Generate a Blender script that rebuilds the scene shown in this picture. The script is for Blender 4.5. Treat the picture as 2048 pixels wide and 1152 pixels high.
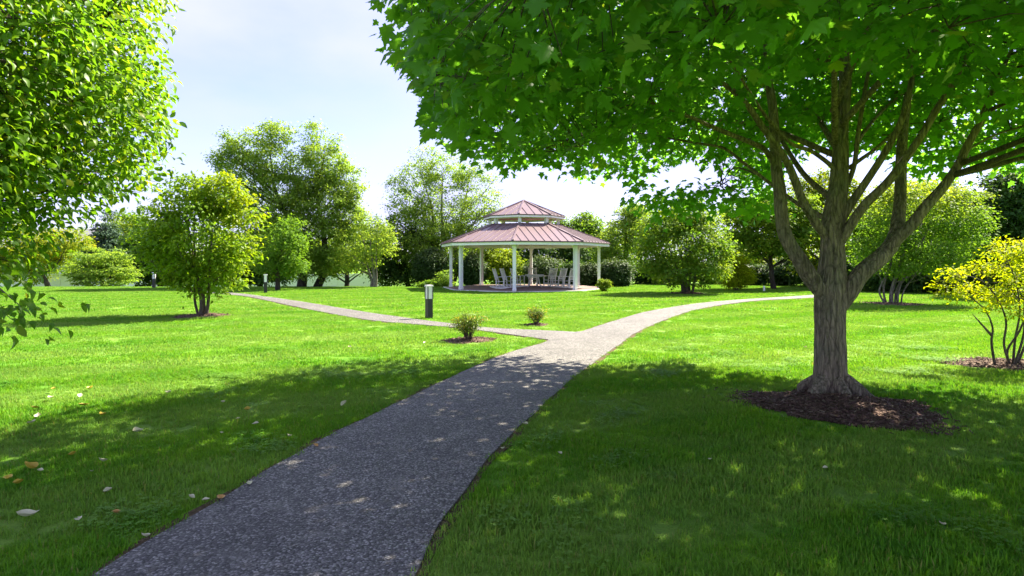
import bpy, math, random
import numpy as np
from mathutils import Vector, Matrix, Euler

for o in list(bpy.data.objects):
    bpy.data.objects.remove(o)
random.seed(7)
SC = bpy.context.scene
COL = SC.collection
R = math.radians

# ------------------------------------------------------------------ camera, sky, sun, exposure
F, HZ, CH, CX = 1200.0, 522.0, 1.6, 1024.0          # focal length in photo pixels, horizon row, eye height, centre column
cam = bpy.data.cameras.new('camera'); camo = bpy.data.objects.new('camera', cam); COL.objects.link(camo)
camo.location = (0, 0, CH); camo.rotation_euler = (R(90), 0, 0)
cam.sensor_width = 36; cam.lens = 36 * F / 2048; cam.shift_y = (HZ - 576) / 2048
cam.clip_start = 0.05; cam.clip_end = 3000
SC.camera = camo

SUN_EL, SUN_AZ = R(47), R(50)                         # azimuth from straight ahead (+Y) towards the right (+X)
W = bpy.data.worlds.new('World'); SC.world = W; W.use_nodes = True
nt = W.node_tree; nt.nodes.clear()
out = nt.nodes.new('ShaderNodeOutputWorld'); bg = nt.nodes.new('ShaderNodeBackground')
sky = nt.nodes.new('ShaderNodeTexSky'); sky.sky_type = 'NISHITA'; sky.sun_disc = False
sky.sun_elevation = SUN_EL; sky.sun_rotation = SUN_AZ
sky.air_density = 1.0; sky.dust_density = 0.6; sky.ozone_density = 1.0
tc = nt.nodes.new('ShaderNodeTexCoord'); mp = nt.nodes.new('ShaderNodeMapping')
mp.inputs['Scale'].default_value = (1.0, 1.0, 2.4); mp.inputs['Location'].default_value = (3.1, 0.4, 0.0)
nz = nt.nodes.new('ShaderNodeTexNoise'); nz.inputs['Scale'].default_value = 2.1; nz.inputs['Detail'].default_value = 7
nz.inputs['Roughness'].default_value = 0.5
rp = nt.nodes.new('ShaderNodeValToRGB')
rp.color_ramp.elements[0].position = 0.33; rp.color_ramp.elements[0].color = (0.25,) * 3 + (1,)
rp.color_ramp.elements[1].position = 0.66; rp.color_ramp.elements[1].color = (1.0,) * 3 + (1,)
mx = nt.nodes.new('ShaderNodeMix'); mx.data_type = 'RGBA'
mx.inputs['B'].default_value = (2.15, 2.22, 3.5, 1)
nt.links.new(tc.outputs['Generated'], mp.inputs['Vector']); nt.links.new(mp.outputs[0], nz.inputs['Vector'])
nt.links.new(nz.outputs['Fac'], rp.inputs['Fac']); nt.links.new(rp.outputs['Color'], mx.inputs['Factor'])
tint = nt.nodes.new('ShaderNodeMix'); tint.data_type = 'RGBA'; tint.blend_type = 'MULTIPLY'; tint.inputs['Factor'].default_value = 1
tint.inputs['B'].default_value = (0.59, 0.53, 0.72, 1); nt.links.new(sky.outputs[0], tint.inputs['A'])
nt.links.new(tint.outputs['Result'], mx.inputs['A']); nt.links.new(mx.outputs['Result'], bg.inputs['Color'])
bg.inputs['Strength'].default_value = 0.05
nt.links.new(bg.outputs[0], out.inputs[0])

sl = bpy.data.lights.new('sun', 'SUN'); sl.energy = 2.6; sl.angle = R(0.53); sl.color = (1.0, 0.92, 0.74)
so = bpy.data.objects.new('sun', sl); COL.objects.link(so)
SDIR = Vector((math.sin(SUN_AZ) * math.cos(SUN_EL), math.cos(SUN_AZ) * math.cos(SUN_EL), math.sin(SUN_EL)))
so.rotation_euler = SDIR.to_track_quat('Z', 'Y').to_euler(); so.location = SDIR * 60

vs = SC.view_settings
vs.view_transform = 'Standard'; vs.look = 'None'; vs.gamma = 1; vs.exposure = 3.15; vs.use_curve_mapping = False
cy = SC.cycles
cy.max_bounces = 7; cy.diffuse_bounces = 4; cy.glossy_bounces = 2; cy.transmission_bounces = 4; cy.transparent_max_bounces = 4
cy.caustics_reflective = False; cy.caustics_refractive = False
cy.use_denoising = True
try:
    cy.denoiser = 'OPENIMAGEDENOISE'; cy.denoising_prefilter = 'ACCURATE'; cy.denoising_input_passes = 'RGB_ALBEDO_NORMAL'
except Exception:
    pass
cy.sample_clamp_indirect = 6

# ------------------------------------------------------------------ pixel helpers (photo pixels, 2048 x 1152)
def at(px, py, Y):
    return Vector(((px - CX) / F * Y, Y, CH + (HZ - py) / F * Y))
def g(px, py):
    Y = F * CH / (py - HZ)
    return Vector(((px - CX) / F * Y, Y, 0.0))
def sstep(a, b, x):
    t = np.clip((x - a) / (b - a), 0, 1)
    return t * t * (3 - 2 * t)
def hgt(x, y):
    left = 1 - sstep(-6, 3, x)
    return -1.3 * sstep(36.2, 50, y) * left - 1.0 * sstep(47, 58, y) * (1 - left)

# ------------------------------------------------------------------ tagging
def tag(o, label=None, cat=None, group=None, kind=None):
    if label: o['label'] = label
    if cat: o['category'] = cat
    if group: o['group'] = group
    if kind: o['kind'] = kind
    return o
def empty(name, loc, rz=0.0):
    o = bpy.data.objects.new(name, None); COL.objects.link(o)
    o.location = loc; o.rotation_euler = (0, 0, rz); o.empty_display_size = 0.2
    return o
def copy_tree(o, parent=None):
    c = o.copy(); COL.objects.link(c); c.parent = parent
    for ch in list(o.children):
        copy_tree(ch, c)
    return c

# ------------------------------------------------------------------ mesh builder
class MB:
    def __init__(s):
        s.v = []; s.f = []
    def add(s, vs, fs):
        b = len(s.v); s.v += [tuple(v) for v in vs]; s.f += [tuple(b + i for i in f) for f in fs]
        return s
    def box(s, lo, hi, M=None):
        x0, y0, z0 = lo; x1, y1, z1 = hi
        V = [Vector(p) for p in ((x0,y0,z0),(x1,y0,z0),(x1,y1,z0),(x0,y1,z0),(x0,y0,z1),(x1,y0,z1),(x1,y1,z1),(x0,y1,z1))]
        if M is not None: V = [M @ p for p in V]
        return s.add(V, [(0,3,2,1),(4,5,6,7),(0,1,5,4),(1,2,6,5),(2,3,7,6),(3,0,4,7)])
    def bar(s, a, b, w, h, up=(0, 0, 1)):
        a = Vector(a); b = Vector(b); d = (b - a); L = d.length; d.normalize()
        u = Vector(up); sx = d.cross(u)
        if sx.length < 1e-4: sx = d.cross(Vector((1, 0, 0)))
        sx.normalize(); uz = sx.cross(d)
        V = []
        for p in (a, b):
            for i, j in ((-1,-1),(1,-1),(1,1),(-1,1)):
                V.append(p + sx * (i * w / 2) + uz * (j * h / 2))
        return s.add(V, [(3,2,1,0),(4,5,6,7),(0,1,5,4),(1,2,6,5),(2,3,7,6),(3,0,4,7)])
    def prism(s, poly, off):
        n = len(poly); poly = [Vector(p) for p in poly]; off = Vector(off)
        V = poly + [p + off for p in poly]
        fs = [tuple(range(n - 1, -1, -1)), tuple(range(n, 2 * n))] + [(i, (i + 1) % n, n + (i + 1) % n, n + i) for i in range(n)]
        return s.add(V, fs)
    def tube(s, pts, rad, n=8, cap=True, fn=None):
        pts = [Vector(p) for p in pts]; m = len(pts); V = []; fs = []
        ref = Vector((1, 0, 0))
        for i, p in enumerate(pts):
            d = (pts[min(i + 1, m - 1)] - pts[max(i - 1, 0)]).normalized()
            a = ref - d * ref.dot(d)
            if a.length < 0.05: a = Vector((0, 1, 0)) - d * d.y
            a.normalize(); ref = a; b = d.cross(a)
            for k in range(n):
                t = 2 * math.pi * k / n
                r = rad[i] * (fn(t, i) if fn else 1)
                V.append(p + (a * math.cos(t) + b * math.sin(t)) * r)
        for i in range(m - 1):
            for k in range(n):
                k2 = (k + 1) % n
                fs.append((i*n + k, i*n + k2, (i+1)*n + k2, (i+1)*n + k))
        if cap:
            fs.append(tuple(range(n - 1, -1, -1))); fs.append(tuple((m - 1) * n + k for k in range(n)))
        return s.add(V, fs)
    def build(s, name, mat, parent=None, off=(0, 0, 0), smooth=False):
        me = bpy.data.meshes.new(name)
        o0 = Vector(off)
        me.from_pydata([(v[0]-o0.x, v[1]-o0.y, v[2]-o0.z) for v in s.v], [], s.f)
        if smooth: me.polygons.foreach_set('use_smooth', [True] * len(me.polygons))
        me.materials.append(mat); me.update()
        o = bpy.data.objects.new(name, me); COL.objects.link(o)
        if parent is not None: o.parent = parent
        elif o0.length > 0: o.location = o0
        return o

def crom(pts, rad, per=4):
    """Catmull-Rom resampling of a polyline with radii"""
    P = [Vector(p) for p in pts]; n = len(P); out = []; ro = []
    if n == 2:
        for j in range(per + 1):
            t = j / per; out.append(P[0].lerp(P[1], t)); ro.append(rad[0] * (1 - t) + rad[1] * t)
        return out, ro
    for i in range(n - 1):
        p0 = P[i - 1] if i > 0 else P[0] * 2 - P[1]; p1 = P[i]; p2 = P[i + 1]
        p3 = P[i + 2] if i + 2 < n else P[-1] * 2 - P[-2]
        for j in range(per):
            t = j / per
            out.append(0.5 * ((2 * p1) + (p2 - p0) * t + (2*p0 - 5*p1 + 4*p2 - p3) * t*t + (3*p1 - p0 - 3*p2 + p3) * t**3))
            ro.append(rad[i] * (1 - t) + rad[i + 1] * t)
    out.append(P[-1]); ro.append(rad[-1])
    return out, ro

# ------------------------------------------------------------------ materials
MATS = {}
def newmat(name):
    m = bpy.data.materials.new(name); m.use_nodes = True; m.node_tree.nodes.clear()
    o = m.node_tree.nodes.new('ShaderNodeOutputMaterial')
    return m, m.node_tree, o
def N(nt, t, **kw):
    n = nt.nodes.new(t)
    for k, v in kw.items():
        if k in n.inputs: n.inputs[k].default_value = v
        else: setattr(n, k, v)
    return n
def mixc(nt, fac, a, b, mode='MIX'):
    n = nt.nodes.new('ShaderNodeMix'); n.data_type = 'RGBA'; n.blend_type = mode
    for key, v in (('Factor', fac), ('A', a), ('B', b)):
        if hasattr(v, 'links'): nt.links.new(v, n.inputs[key])
        elif key == 'Factor': n.inputs[key].default_value = v
        else: n.inputs[key].default_value = (*v, 1)
    return n.outputs['Result']
def ramp(nt, src, stops):
    n = nt.nodes.new('ShaderNodeValToRGB'); cr = n.color_ramp
    while len(cr.elements) < len(stops): cr.elements.new(0.5)
    for e, (p, c) in zip(cr.elements, stops):
        e.position = p; e.color = (*c, 1) if not isinstance(c, (int, float)) else (c, c, c, 1)
    nt.links.new(src, n.inputs['Fac']); return n.outputs['Color']
def noise(nt, vec, scale, detail=4, rough=0.5, dim='3D'):
    n = nt.nodes.new('ShaderNodeTexNoise'); n.inputs['Scale'].default_value = scale
    n.inputs['Detail'].default_value = detail; n.inputs['Roughness'].default_value = rough
    if vec is not None: nt.links.new(vec, n.inputs['Vector'])
    return n.outputs['Fac']
def scaled(nt, src, sc):
    m = nt.nodes.new('ShaderNodeMapping'); m.inputs['Scale'].default_value = sc
    nt.links.new(src, m.inputs['Vector']); return m.outputs[0]
def bump(nt, h, strength, dist):
    b = nt.nodes.new('ShaderNodeBump'); b.inputs['Strength'].default_value = strength; b.inputs['Distance'].default_value = dist
    nt.links.new(h, b.inputs['Height']); return b.outputs[0]
def principled(nt, out, col, rough=0.6, nrm=None, spec=0.5, metal=0.0):
    p = nt.nodes.new('ShaderNodeBsdfPrincipled')
    if hasattr(col, 'links'): nt.links.new(col, p.inputs['Base Color'])
    else: p.inputs['Base Color'].default_value = (*col, 1)
    if hasattr(rough, 'links'): nt.links.new(rough, p.inputs['Roughness'])
    else: p.inputs['Roughness'].default_value = rough
    p.inputs['Specular IOR Level'].default_value = spec; p.inputs['Metallic'].default_value = metal
    if nrm is not None: nt.links.new(nrm, p.inputs['Normal'])
    if out is not None: nt.links.new(p.outputs[0], out.inputs['Surface'])
    return p
def pos(nt):
    return nt.nodes.new('ShaderNodeNewGeometry').outputs['Position']
def objc(nt):
    return nt.nodes.new('ShaderNodeTexCoord').outputs['Object']
def attr(nt, name):
    a = nt.nodes.new('ShaderNodeAttribute'); a.attribute_name = name; return a.outputs['Fac']

def leaf_mat(name, c0, c1, cyel, trans=0.42, rough=0.42, spec=0.4):
    m, nt, o = newmat(name)
    c = mixc(nt, attr(nt, 'rnd'), c0, c1); c = mixc(nt, attr(nt, 'yel'), c, cyel)
    p = principled(nt, None, c, rough, spec=spec)
    t = nt.nodes.new('ShaderNodeBsdfTranslucent')
    c2 = mixc(nt, 1.0, c, (1.55, 1.5, 0.6), 'MULTIPLY'); nt.links.new(c2, t.inputs['Color'])
    ms = nt.nodes.new('ShaderNodeMixShader'); ms.inputs[0].default_value = trans
    nt.links.new(p.outputs[0], ms.inputs[1]); nt.links.new(t.outputs[0], ms.inputs[2]); nt.links.new(ms.outputs[0], o.inputs['Surface'])
    return m
def bark_mat(name, c0, c1, sc=1.0, strength=0.9):
    m, nt, o = newmat(name)
    oc = objc(nt)
    nv = nt.nodes.new('ShaderNodeTexNoise'); nv.inputs['Scale'].default_value = 5 * sc; nv.inputs['Detail'].default_value = 4; nt.links.new(oc, nv.inputs['Vector'])
    sc_ = nt.nodes.new('ShaderNodeVectorMath'); sc_.operation = 'SCALE'; sc_.inputs['Scale'].default_value = 0.09 / sc; nt.links.new(nv.outputs['Color'], sc_.inputs[0])
    ad = nt.nodes.new('ShaderNodeVectorMath'); ad.operation = 'ADD'; nt.links.new(oc, ad.inputs[0]); nt.links.new(sc_.outputs[0], ad.inputs[1])
    v = scaled(nt, ad.outputs[0], (26*sc, 26*sc, 3.4*sc))
    vo = nt.nodes.new('ShaderNodeTexVoronoi'); vo.feature = 'DISTANCE_TO_EDGE'; vo.inputs['Scale'].default_value = 1.0; nt.links.new(v, vo.inputs['Vector'])
    v1 = scaled(nt, oc, (14*sc, 14*sc, 1.6*sc)); n1 = noise(nt, v1, 2.2, 6, 0.6)
    n2 = noise(nt, oc, 3.5*sc, 6, 0.65); n3 = noise(nt, oc, 45*sc, 4, 0.65)
    fur = ramp(nt, vo.outputs['Distance'], ((0.0, 0.0), (0.16, 0.75), (0.4, 1.0)))
    h = mixc(nt, 0.45, fur, ramp(nt, n1, ((0.36, 0.0), (0.56, 1.0))))
    c = mixc(nt, h, tuple(x * 0.25 for x in c0), c0); c = mixc(nt, ramp(nt, n2, ((0.46, 0.0), (0.68, 0.8))), c, mixc(nt, h, tuple(x * 0.35 for x in c1), c1))
    c = mixc(nt, ramp(nt, n3, ((0.6, 0.0), (0.75, 0.5))), c, tuple(min(1, x * 1.5) for x in c0))
    n5 = noise(nt, scaled(nt, oc, (1, 1, .45)), 4.5*sc, 6, 0.7)
    c = mixc(nt, ramp(nt, n5, ((0.56, 0.0), (0.64, 0.75))), c, tuple(x * 0.22 for x in c0))
    c = mixc(nt, ramp(nt, n5, ((0.28, 0.7), (0.36, 0.0))), c, (0.36, 0.36, 0.31))
    hh = mixc(nt, 0.2, h, n3)
    principled(nt, o, c, 0.9, bump(nt, hh, strength, 0.03/sc), 0.2)
    return m
def plain(name, col, rough=0.5, var=0.12, scale=6.0, spec=0.4, metal=0.0, bmp=0.0):
    m, nt, o = newmat(name)
    n = noise(nt, objc(nt), scale, 6, 0.6)
    c = mixc(nt, n, tuple(x * (1 - var) for x in col), tuple(min(1, x * (1 + var)) for x in col))
    principled(nt, o, c, rough, bump(nt, n, bmp, 0.01) if bmp else None, spec, metal)
    return m

def grass_color(nt, base, light, pale):
    p = pos(nt)
    n1 = noise(nt, p, 0.5, 5, 0.6); n2 = mixc(nt, 0.5, noise(nt, p, 3.2, 5, 0.65), n1)
    c = mixc(nt, ramp(nt, n2, ((0.38, 0.0), (0.62, 1.0))), base, light)
    v = scaled(nt, p, (0.25, 1.0, 1.0)); n3 = noise(nt, v, 0.55, 3, 0.6)
    c = mixc(nt, ramp(nt, n3, ((0.5, 0.0), (0.75, 0.55))), c, pale)
    wv = nt.nodes.new('ShaderNodeTexWave'); wv.inputs['Scale'].default_value = 0.16; wv.inputs['Distortion'].default_value = 2.5; wv.inputs['Detail'].default_value = 2
    mpn = nt.nodes.new('ShaderNodeMapping'); mpn.inputs['Rotation'].default_value = (0, 0, R(62)); nt.links.new(p, mpn.inputs['Vector']); nt.links.new(mpn.outputs[0], wv.inputs['Vector'])
    c = mixc(nt, ramp(nt, wv.outputs['Fac'], ((0.35, 0.0), (0.65, 0.34))), c, pale)
    return c, n1
m, nt_, o_ = newmat('grass_blade')
c, n1 = grass_color(nt_, (0.10, 0.285, 0.020), (0.195, 0.39, 0.022), (0.27, 0.40, 0.10))
oi = nt_.nodes.new('ShaderNodeObjectInfo')
c = mixc(nt_, attr(nt_, 'rnd'), c, mixc(nt_, 1.0, c, (0.68, 0.76, 0.72), 'MULTIPLY'))
c = mixc(nt_, attr(nt_, 'yel'), c, (0.30, 0.26, 0.09))
p_ = principled(nt_, None, c, 0.6, spec=0.15)
t_ = nt_.nodes.new('ShaderNodeBsdfTranslucent'); nt_.links.new(mixc(nt_, 1.0, c, (1.25, 1.15, 0.6), 'MULTIPLY'), t_.inputs['Color'])
ms = nt_.nodes.new('ShaderNodeMixShader'); ms.inputs[0].default_value = 0.45
nt_.links.new(p_.outputs[0], ms.inputs[1]); nt_.links.new(t_.outputs[0], ms.inputs[2]); nt_.links.new(ms.outputs[0], o_.inputs['Surface'])
MATS['blade'] = m
m, nt_, o_ = newmat('lawn_ground')
c, n1 = grass_color(nt_, (0.09, 0.25, 0.018), (0.16, 0.32, 0.02), (0.22, 0.32, 0.07))
nf = noise(nt_, pos(nt_), 60, 4, 0.7)
c = mixc(nt_, ramp(nt_, nf, ((0.3, 0.5), (0.7, 0.0))), c, (0.05, 0.06, 0.015))
principled(nt_, o_, c, 0.9, bump(nt_, nf, 0.6, 0.03), 0.1)
MATS['lawn'] = m
# chip-sealed asphalt
m, nt_, o_ = newmat('chip_path')
p = pos(nt_)
vo = nt_.nodes.new('ShaderNodeTexVoronoi'); vo.inputs['Scale'].default_value = 76; nt_.links.new(p, vo.inputs['Vector'])
sp = nt_.nodes.new('ShaderNodeSeparateColor'); nt_.links.new(vo.outputs['Color'], sp.inputs[0])
c = ramp(nt_, sp.outputs[0], ((0.0, (0.066, 0.061, 0.056)), (0.4, (0.142, 0.132, 0.122)), (0.72, (0.222, 0.207, 0.192)), (1.0, (0.46, 0.43, 0.40))))
ed = ramp(nt_, vo.outputs['Distance'], ((0.0, 1.0), (0.75, 0.35)))
c = mixc(nt_, 0.8, c, ed, 'MULTIPLY')
n1 = noise(nt_, p, 1.1, 6, 0.6); n2 = noise(nt_, p, 4.5, 5, 0.6)
c = mixc(nt_, ramp(nt_, n1, ((0.42, 0.0), (0.68, 0.55))), c, mixc(nt_, 1.0, c, (0.5, 0.5, 0.5), 'MULTIPLY'))
c = mixc(nt_, ramp(nt_, n2, ((0.55, 0.0), (0.78, 0.5))), c, (0.22, 0.205, 0.18))
n4 = noise(nt_, p, 0.7, 6, 0.7); c = mixc(nt_, ramp(nt_, n4, ((0.52, 0.0), (0.56, 0.28), (0.60, 0.0))), c, (0.05, 0.046, 0.042))
nw = noise(nt_, p, 2.2, 5, 0.7)
vc = nt_.nodes.new('ShaderNodeTexVoronoi'); vc.feature = 'DISTANCE_TO_EDGE'; vc.inputs['Scale'].default_value = 0.55
cmb = nt_.nodes.new('ShaderNodeVectorMath'); cmb.operation = 'ADD'; nt_.links.new(p, cmb.inputs[0])
nvec = nt_.nodes.new('ShaderNodeTexNoise'); nvec.inputs['Scale'].default_value = 2.5; nvec.inputs['Detail'].default_value = 5; nt_.links.new(p, nvec.inputs['Vector']); nt_.links.new(nvec.outputs['Color'], cmb.inputs[1])
nt_.links.new(cmb.outputs[0], vc.inputs['Vector'])
c = mixc(nt_, ramp(nt_, vc.outputs['Distance'], ((0.0, 0.55), (0.006, 0.0))), c, (0.03, 0.03, 0.03))
inv = nt_.nodes.new('ShaderNodeMath'); inv.operation = 'SUBTRACT'; inv.inputs[0].default_value = 1; nt_.links.new(vo.outputs['Distance'], inv.inputs[1])
principled(nt_, o_, c, 0.75, bump(nt_, inv.outputs[0], 0.8, 0.008), 0.35)
MATS['path'] = m
m, nt_, o_ = newmat('edge_soil')
n1 = noise(nt_, pos(nt_), 45, 5, 0.7)
principled(nt_, o_, ramp(nt_, n1, ((0.3, (0.035, 0.025, 0.015)), (0.55, (0.11, 0.08, 0.045)), (0.75, (0.24, 0.19, 0.11)))), 0.95, bump(nt_, n1, 1.0, 0.02), 0.1)
MATS['soil'] = m
def mulch_mat(name, a, b, c3):
    m, nt_, o_ = newmat(name)
    v = scaled(nt_, pos(nt_), (60, 60, 60)); vo = nt_.nodes.new('ShaderNodeTexVoronoi'); vo.inputs['Scale'].default_value = 1; vo.inputs['Randomness'].default_value = 1
    nt_.links.new(v, vo.inputs['Vector']); sp = nt_.nodes.new('ShaderNodeSeparateColor'); nt_.links.new(vo.outputs['Color'], sp.inputs[0])
    c = ramp(nt_, sp.outputs[0], ((0.0, a), (0.6, b), (1.0, c3)))
    principled(nt_, o_, c, 0.9, bump(nt_, vo.outputs['Distance'], 1.0, 0.015), 0.15)
    return m
MATS['mulch'] = mulch_mat('mulch_bark', (0.045, 0.026, 0.02), (0.10, 0.06, 0.047), (0.20, 0.13, 0.10))
MATS['mulch_dry'] = mulch_mat('mulch_dry', (0.05, 0.03, 0.02), (0.13, 0.085, 0.06), (0.25, 0.18, 0.13))
m, nt_, o_ = newmat('mulch_chip')
c = mixc(nt_, attr(nt_, 'rnd'), (0.05, 0.028, 0.022), (0.16, 0.095, 0.075)); c = mixc(nt_, attr(nt_, 'yel'), c, (0.26, 0.2, 0.15))
principled(nt_, o_, c, 0.85, None, 0.2); MATS['chip'] = m

MATS['bark'] = bark_mat('maple_bark', (0.36, 0.275, 0.21), (0.24, 0.215, 0.165), 1.0, 1.0)
MATS['bark_small'] = bark_mat('stem_bark', (0.14, 0.11, 0.085), (0.18, 0.155, 0.13), 2.0, 0.6)
MATS['bark_far'] = bark_mat('far_bark', (0.07, 0.055, 0.045), (0.12, 0.10, 0.085), 0.6, 0.6)
MATS['bark_pale'] = bark_mat('pale_bark', (0.24, 0.21, 0.18), (0.16, 0.14, 0.12), 1.0, 0.5)
MATS['white'] = plain('white_paint', (0.76, 0.77, 0.76), 0.45, 0.05, 3)
MATS['vinyl'] = plain('white_vinyl', (0.78, 0.79, 0.8), 0.4, 0.04, 2)
MATS['roof'] = plain('rose_metal_roof', (0.15, 0.092, 0.095), 0.5, 0.14, 1.6, 0.5)
m, nt_, o_ = newmat('rose_metal_roof')
oc = objc(nt_); n1 = noise(nt_, oc, 1.4, 5, .6); n2 = noise(nt_, oc, 14, 4, .65)
c = mixc(nt_, n1, (0.155, 0.100, 0.103), (0.185, 0.126, 0.128)); c = mixc(nt_, ramp(nt_, n2, ((.5, 0.0), (.75, .5))), c, (0.22, 0.17, 0.165))
principled(nt_, o_, c, ramp(nt_, n2, ((.3, .28), (.7, .45))), None, .5); MATS['roof'] = m
MATS['drip'] = plain('dark_drip_edge', (0.09, 0.06, 0.06), 0.4, 0.1)
MATS['ceil'] = plain('brown_ceiling', (0.30, 0.21, 0.165), 0.7, 0.12, 4)
MATS['black'] = plain('black_metal', (0.018, 0.018, 0.02), 0.35, 0.2, 8, 0.5)
MATS['frost'] = plain('frosted_panel', (0.78, 0.78, 0.72), 0.3, 0.05, 5)
MATS['chair'] = plain('weathered_white', (0.72, 0.71, 0.67), 0.55, 0.1, 9)
MATS['slate'] = plain('grey_roof', (0.2, 0.2, 0.21), 0.8, 0.2, 4)
MATS['pane'] = plain('dark_pane', (0.03, 0.035, 0.04), 0.1, 0.1, 1, 0.6)
# gazebo floor pavers
m, nt_, o_ = newmat('floor_pavers')
br = nt_.nodes.new('ShaderNodeTexBrick'); br.inputs['Scale'].default_value = 4.0; nt_.links.new(pos(nt_), br.inputs['Vector'])
br.inputs['Color1'].default_value = (0.20, 0.13, 0.11, 1); br.inputs['Color2'].default_value = (0.26, 0.19, 0.17, 1); br.inputs['Mortar'].default_value = (0.16, 0.14, 0.13, 1)
br.inputs['Mortar Size'].default_value = 0.012
principled(nt_, o_, br.outputs['Color'], 0.8, None, 0.2); MATS['paver'] = m

LM = {
 'maple': leaf_mat('maple_leaf', (0.07, 0.21, 0.024), (0.13, 0.30, 0.028), (0.36, 0.40, 0.03), 0.66, 0.45, 0.35),
 'dogwood': leaf_mat('ovate_leaf', (0.08, 0.195, 0.012), (0.15, 0.275, 0.016), (0.34, 0.34, 0.02), 0.58, 0.42, 0.35),
 'magno': leaf_mat('small_tree_leaf', (0.09, 0.195, 0.010), (0.17, 0.27, 0.012), (0.38, 0.35, 0.012), 0.52, 0.5, 0.2),
 'birch': leaf_mat('birch_leaf', (0.14, 0.235, 0.045), (0.215, 0.32, 0.055), (0.30, 0.35, 0.04), 0.56, 0.6, 0.1),
 'mid': leaf_mat('mid_leaf', (0.08, 0.175, 0.022), (0.15, 0.255, 0.026), (0.31, 0.32, 0.025), 0.52, 0.6, 0.1),
 'bright': leaf_mat('bright_leaf', (0.12, 0.20, 0.012), (0.21, 0.28, 0.02), (0.38, 0.32, 0.02), 0.45, 0.6, 0.1),
 'dark': leaf_mat('dark_leaf', (0.03, 0.075, 0.02), (0.065, 0.135, 0.03), (0.14, 0.19, 0.035), 0.4, 0.6, 0.1),
 'spruce': leaf_mat('spruce_needle', (0.035, 0.075, 0.045), (0.065, 0.11, 0.065), (0.09, 0.13, 0.05), 0.2, 0.65, 0.15),
 'rhodo': leaf_mat('rhododendron_leaf', (0.03, 0.068, 0.018), (0.06, 0.11, 0.03), (0.11, 0.15, 0.055), 0.25, 0.55, 0.15),
 'gold': leaf_mat('golden_leaf', (0.18, 0.26, 0.006), (0.30, 0.36, 0.007), (0.42, 0.41, 0.008), 0.55, 0.6, 0.1),
 'twiggy': leaf_mat('small_shrub_leaf', (0.07, 0.14, 0.015), (0.17, 0.25, 0.03), (0.48, 0.33, 0.02), 0.4, 0.5, 0.25),
}

# ------------------------------------------------------------------ leaf templates  (x = along the leaf, y = across, z = up)
def t_maple():
    half = [(0.0, 0.02), (-0.10, 0.22), (0.06, 0.40), (0.12, 0.30), (0.30, 0.62), (0.40, 0.44), (0.50, 0.46), (0.46, 0.22), (0.70, 0.26), (0.74, 0.13), (1.0, 0.0)]
    o = half + [(x, -y) for x, y in half[-2:0:-1]] + [(0.0, -0.02)]
    V = [(0.3, 0, 0.03)] + [(x, y, -0.22 * abs(y) ** 1.3 - 0.16 * max(0, x - 0.4) ** 1.2) for x, y in o]
    n = len(o)
    return np.array(V), np.array([(0, 1 + i, 1 + (i + 1) % n) for i in range(n)][::-1])
def t_maple_lo():
    o = [(0.0, 0.0), (0.0, 0.36), (0.18, 0.28), (0.36, 0.58), (0.5, 0.26), (1.0, 0.0), (0.5, -0.26), (0.36, -0.58), (0.18, -0.28), (0.0, -0.36)]
    V = [(x, y, -0.25 * abs(y) - 0.14 * max(0, x - 0.4)) for x, y in o]
    return np.array(V), np.array([(0, 2, 1), (0, 5, 4), (2, 4, 3), (0, 4, 2), (0, 9, 8), (0, 6, 5), (8, 7, 6), (0, 8, 6)])
def t_ovate():
    xs = [(0, 0.0), (0.22, 0.23), (0.5, 0.29), (0.78, 0.16), (1.0, 0.0)]
    V = []; 
    for x, y in xs:
        z = 0.10 - 0.42 * (x - 0.35) ** 2 if x > 0.35 else 0.10 - 0.3 * (x - 0.35) ** 2
        V += [(x, 0, z)]
    b = len(V)
    for x, y in xs[1:-1]:
        z = 0.10 - 0.42 * (x - 0.35) ** 2
        V += [(x, y, z + 0.09 * y / 0.29), (x, -y, z + 0.09 * y / 0.29)]
    T = []
    L = [0, b, b + 2, b + 4, 4]; Rr = [0, b + 1, b + 3, b + 5, 4]
    for i in range(4):
        m0, m1 = i, i + 1
        for S, fl in ((L, 0), (Rr, 1)):
            q = [m0, m1, S[i + 1], S[i]]
            q = [v for j, v in enumerate(q) if v not in q[:j]]
            if fl: q = q[::-1]
            for j in range(1, len(q) - 1): T.append((q[0], q[j], q[j + 1]))
    return np.array(V), np.array(T)
def t_lo():
    V = [(0, 0, 0), (0.5, 0.30, 0.03), (1, 0, -0.14), (0.5, -0.30, 0.03), (0.5, 0, -0.06)]
    return np.array(V), np.array([(0, 4, 1), (4, 2, 1), (0, 3, 4), (4, 3, 2)])
def t_diamond():
    V = [(0, 0, 0), (0.45, 0.33, 0.05), (1, 0, -0.1), (0.45, -0.33, 0.05)]
    return np.array(V), np.array([(0, 2, 1), (0, 3, 2)])
def t_blade():
    V = [(0, 0.5, 0), (0, -0.5, 0)]
    return None
TPL = {'maple': t_maple(), 'maple_lo': t_maple_lo(), 'ovate': t_ovate(), 'lo': t_lo(), 'dia': t_diamond()}

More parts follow.
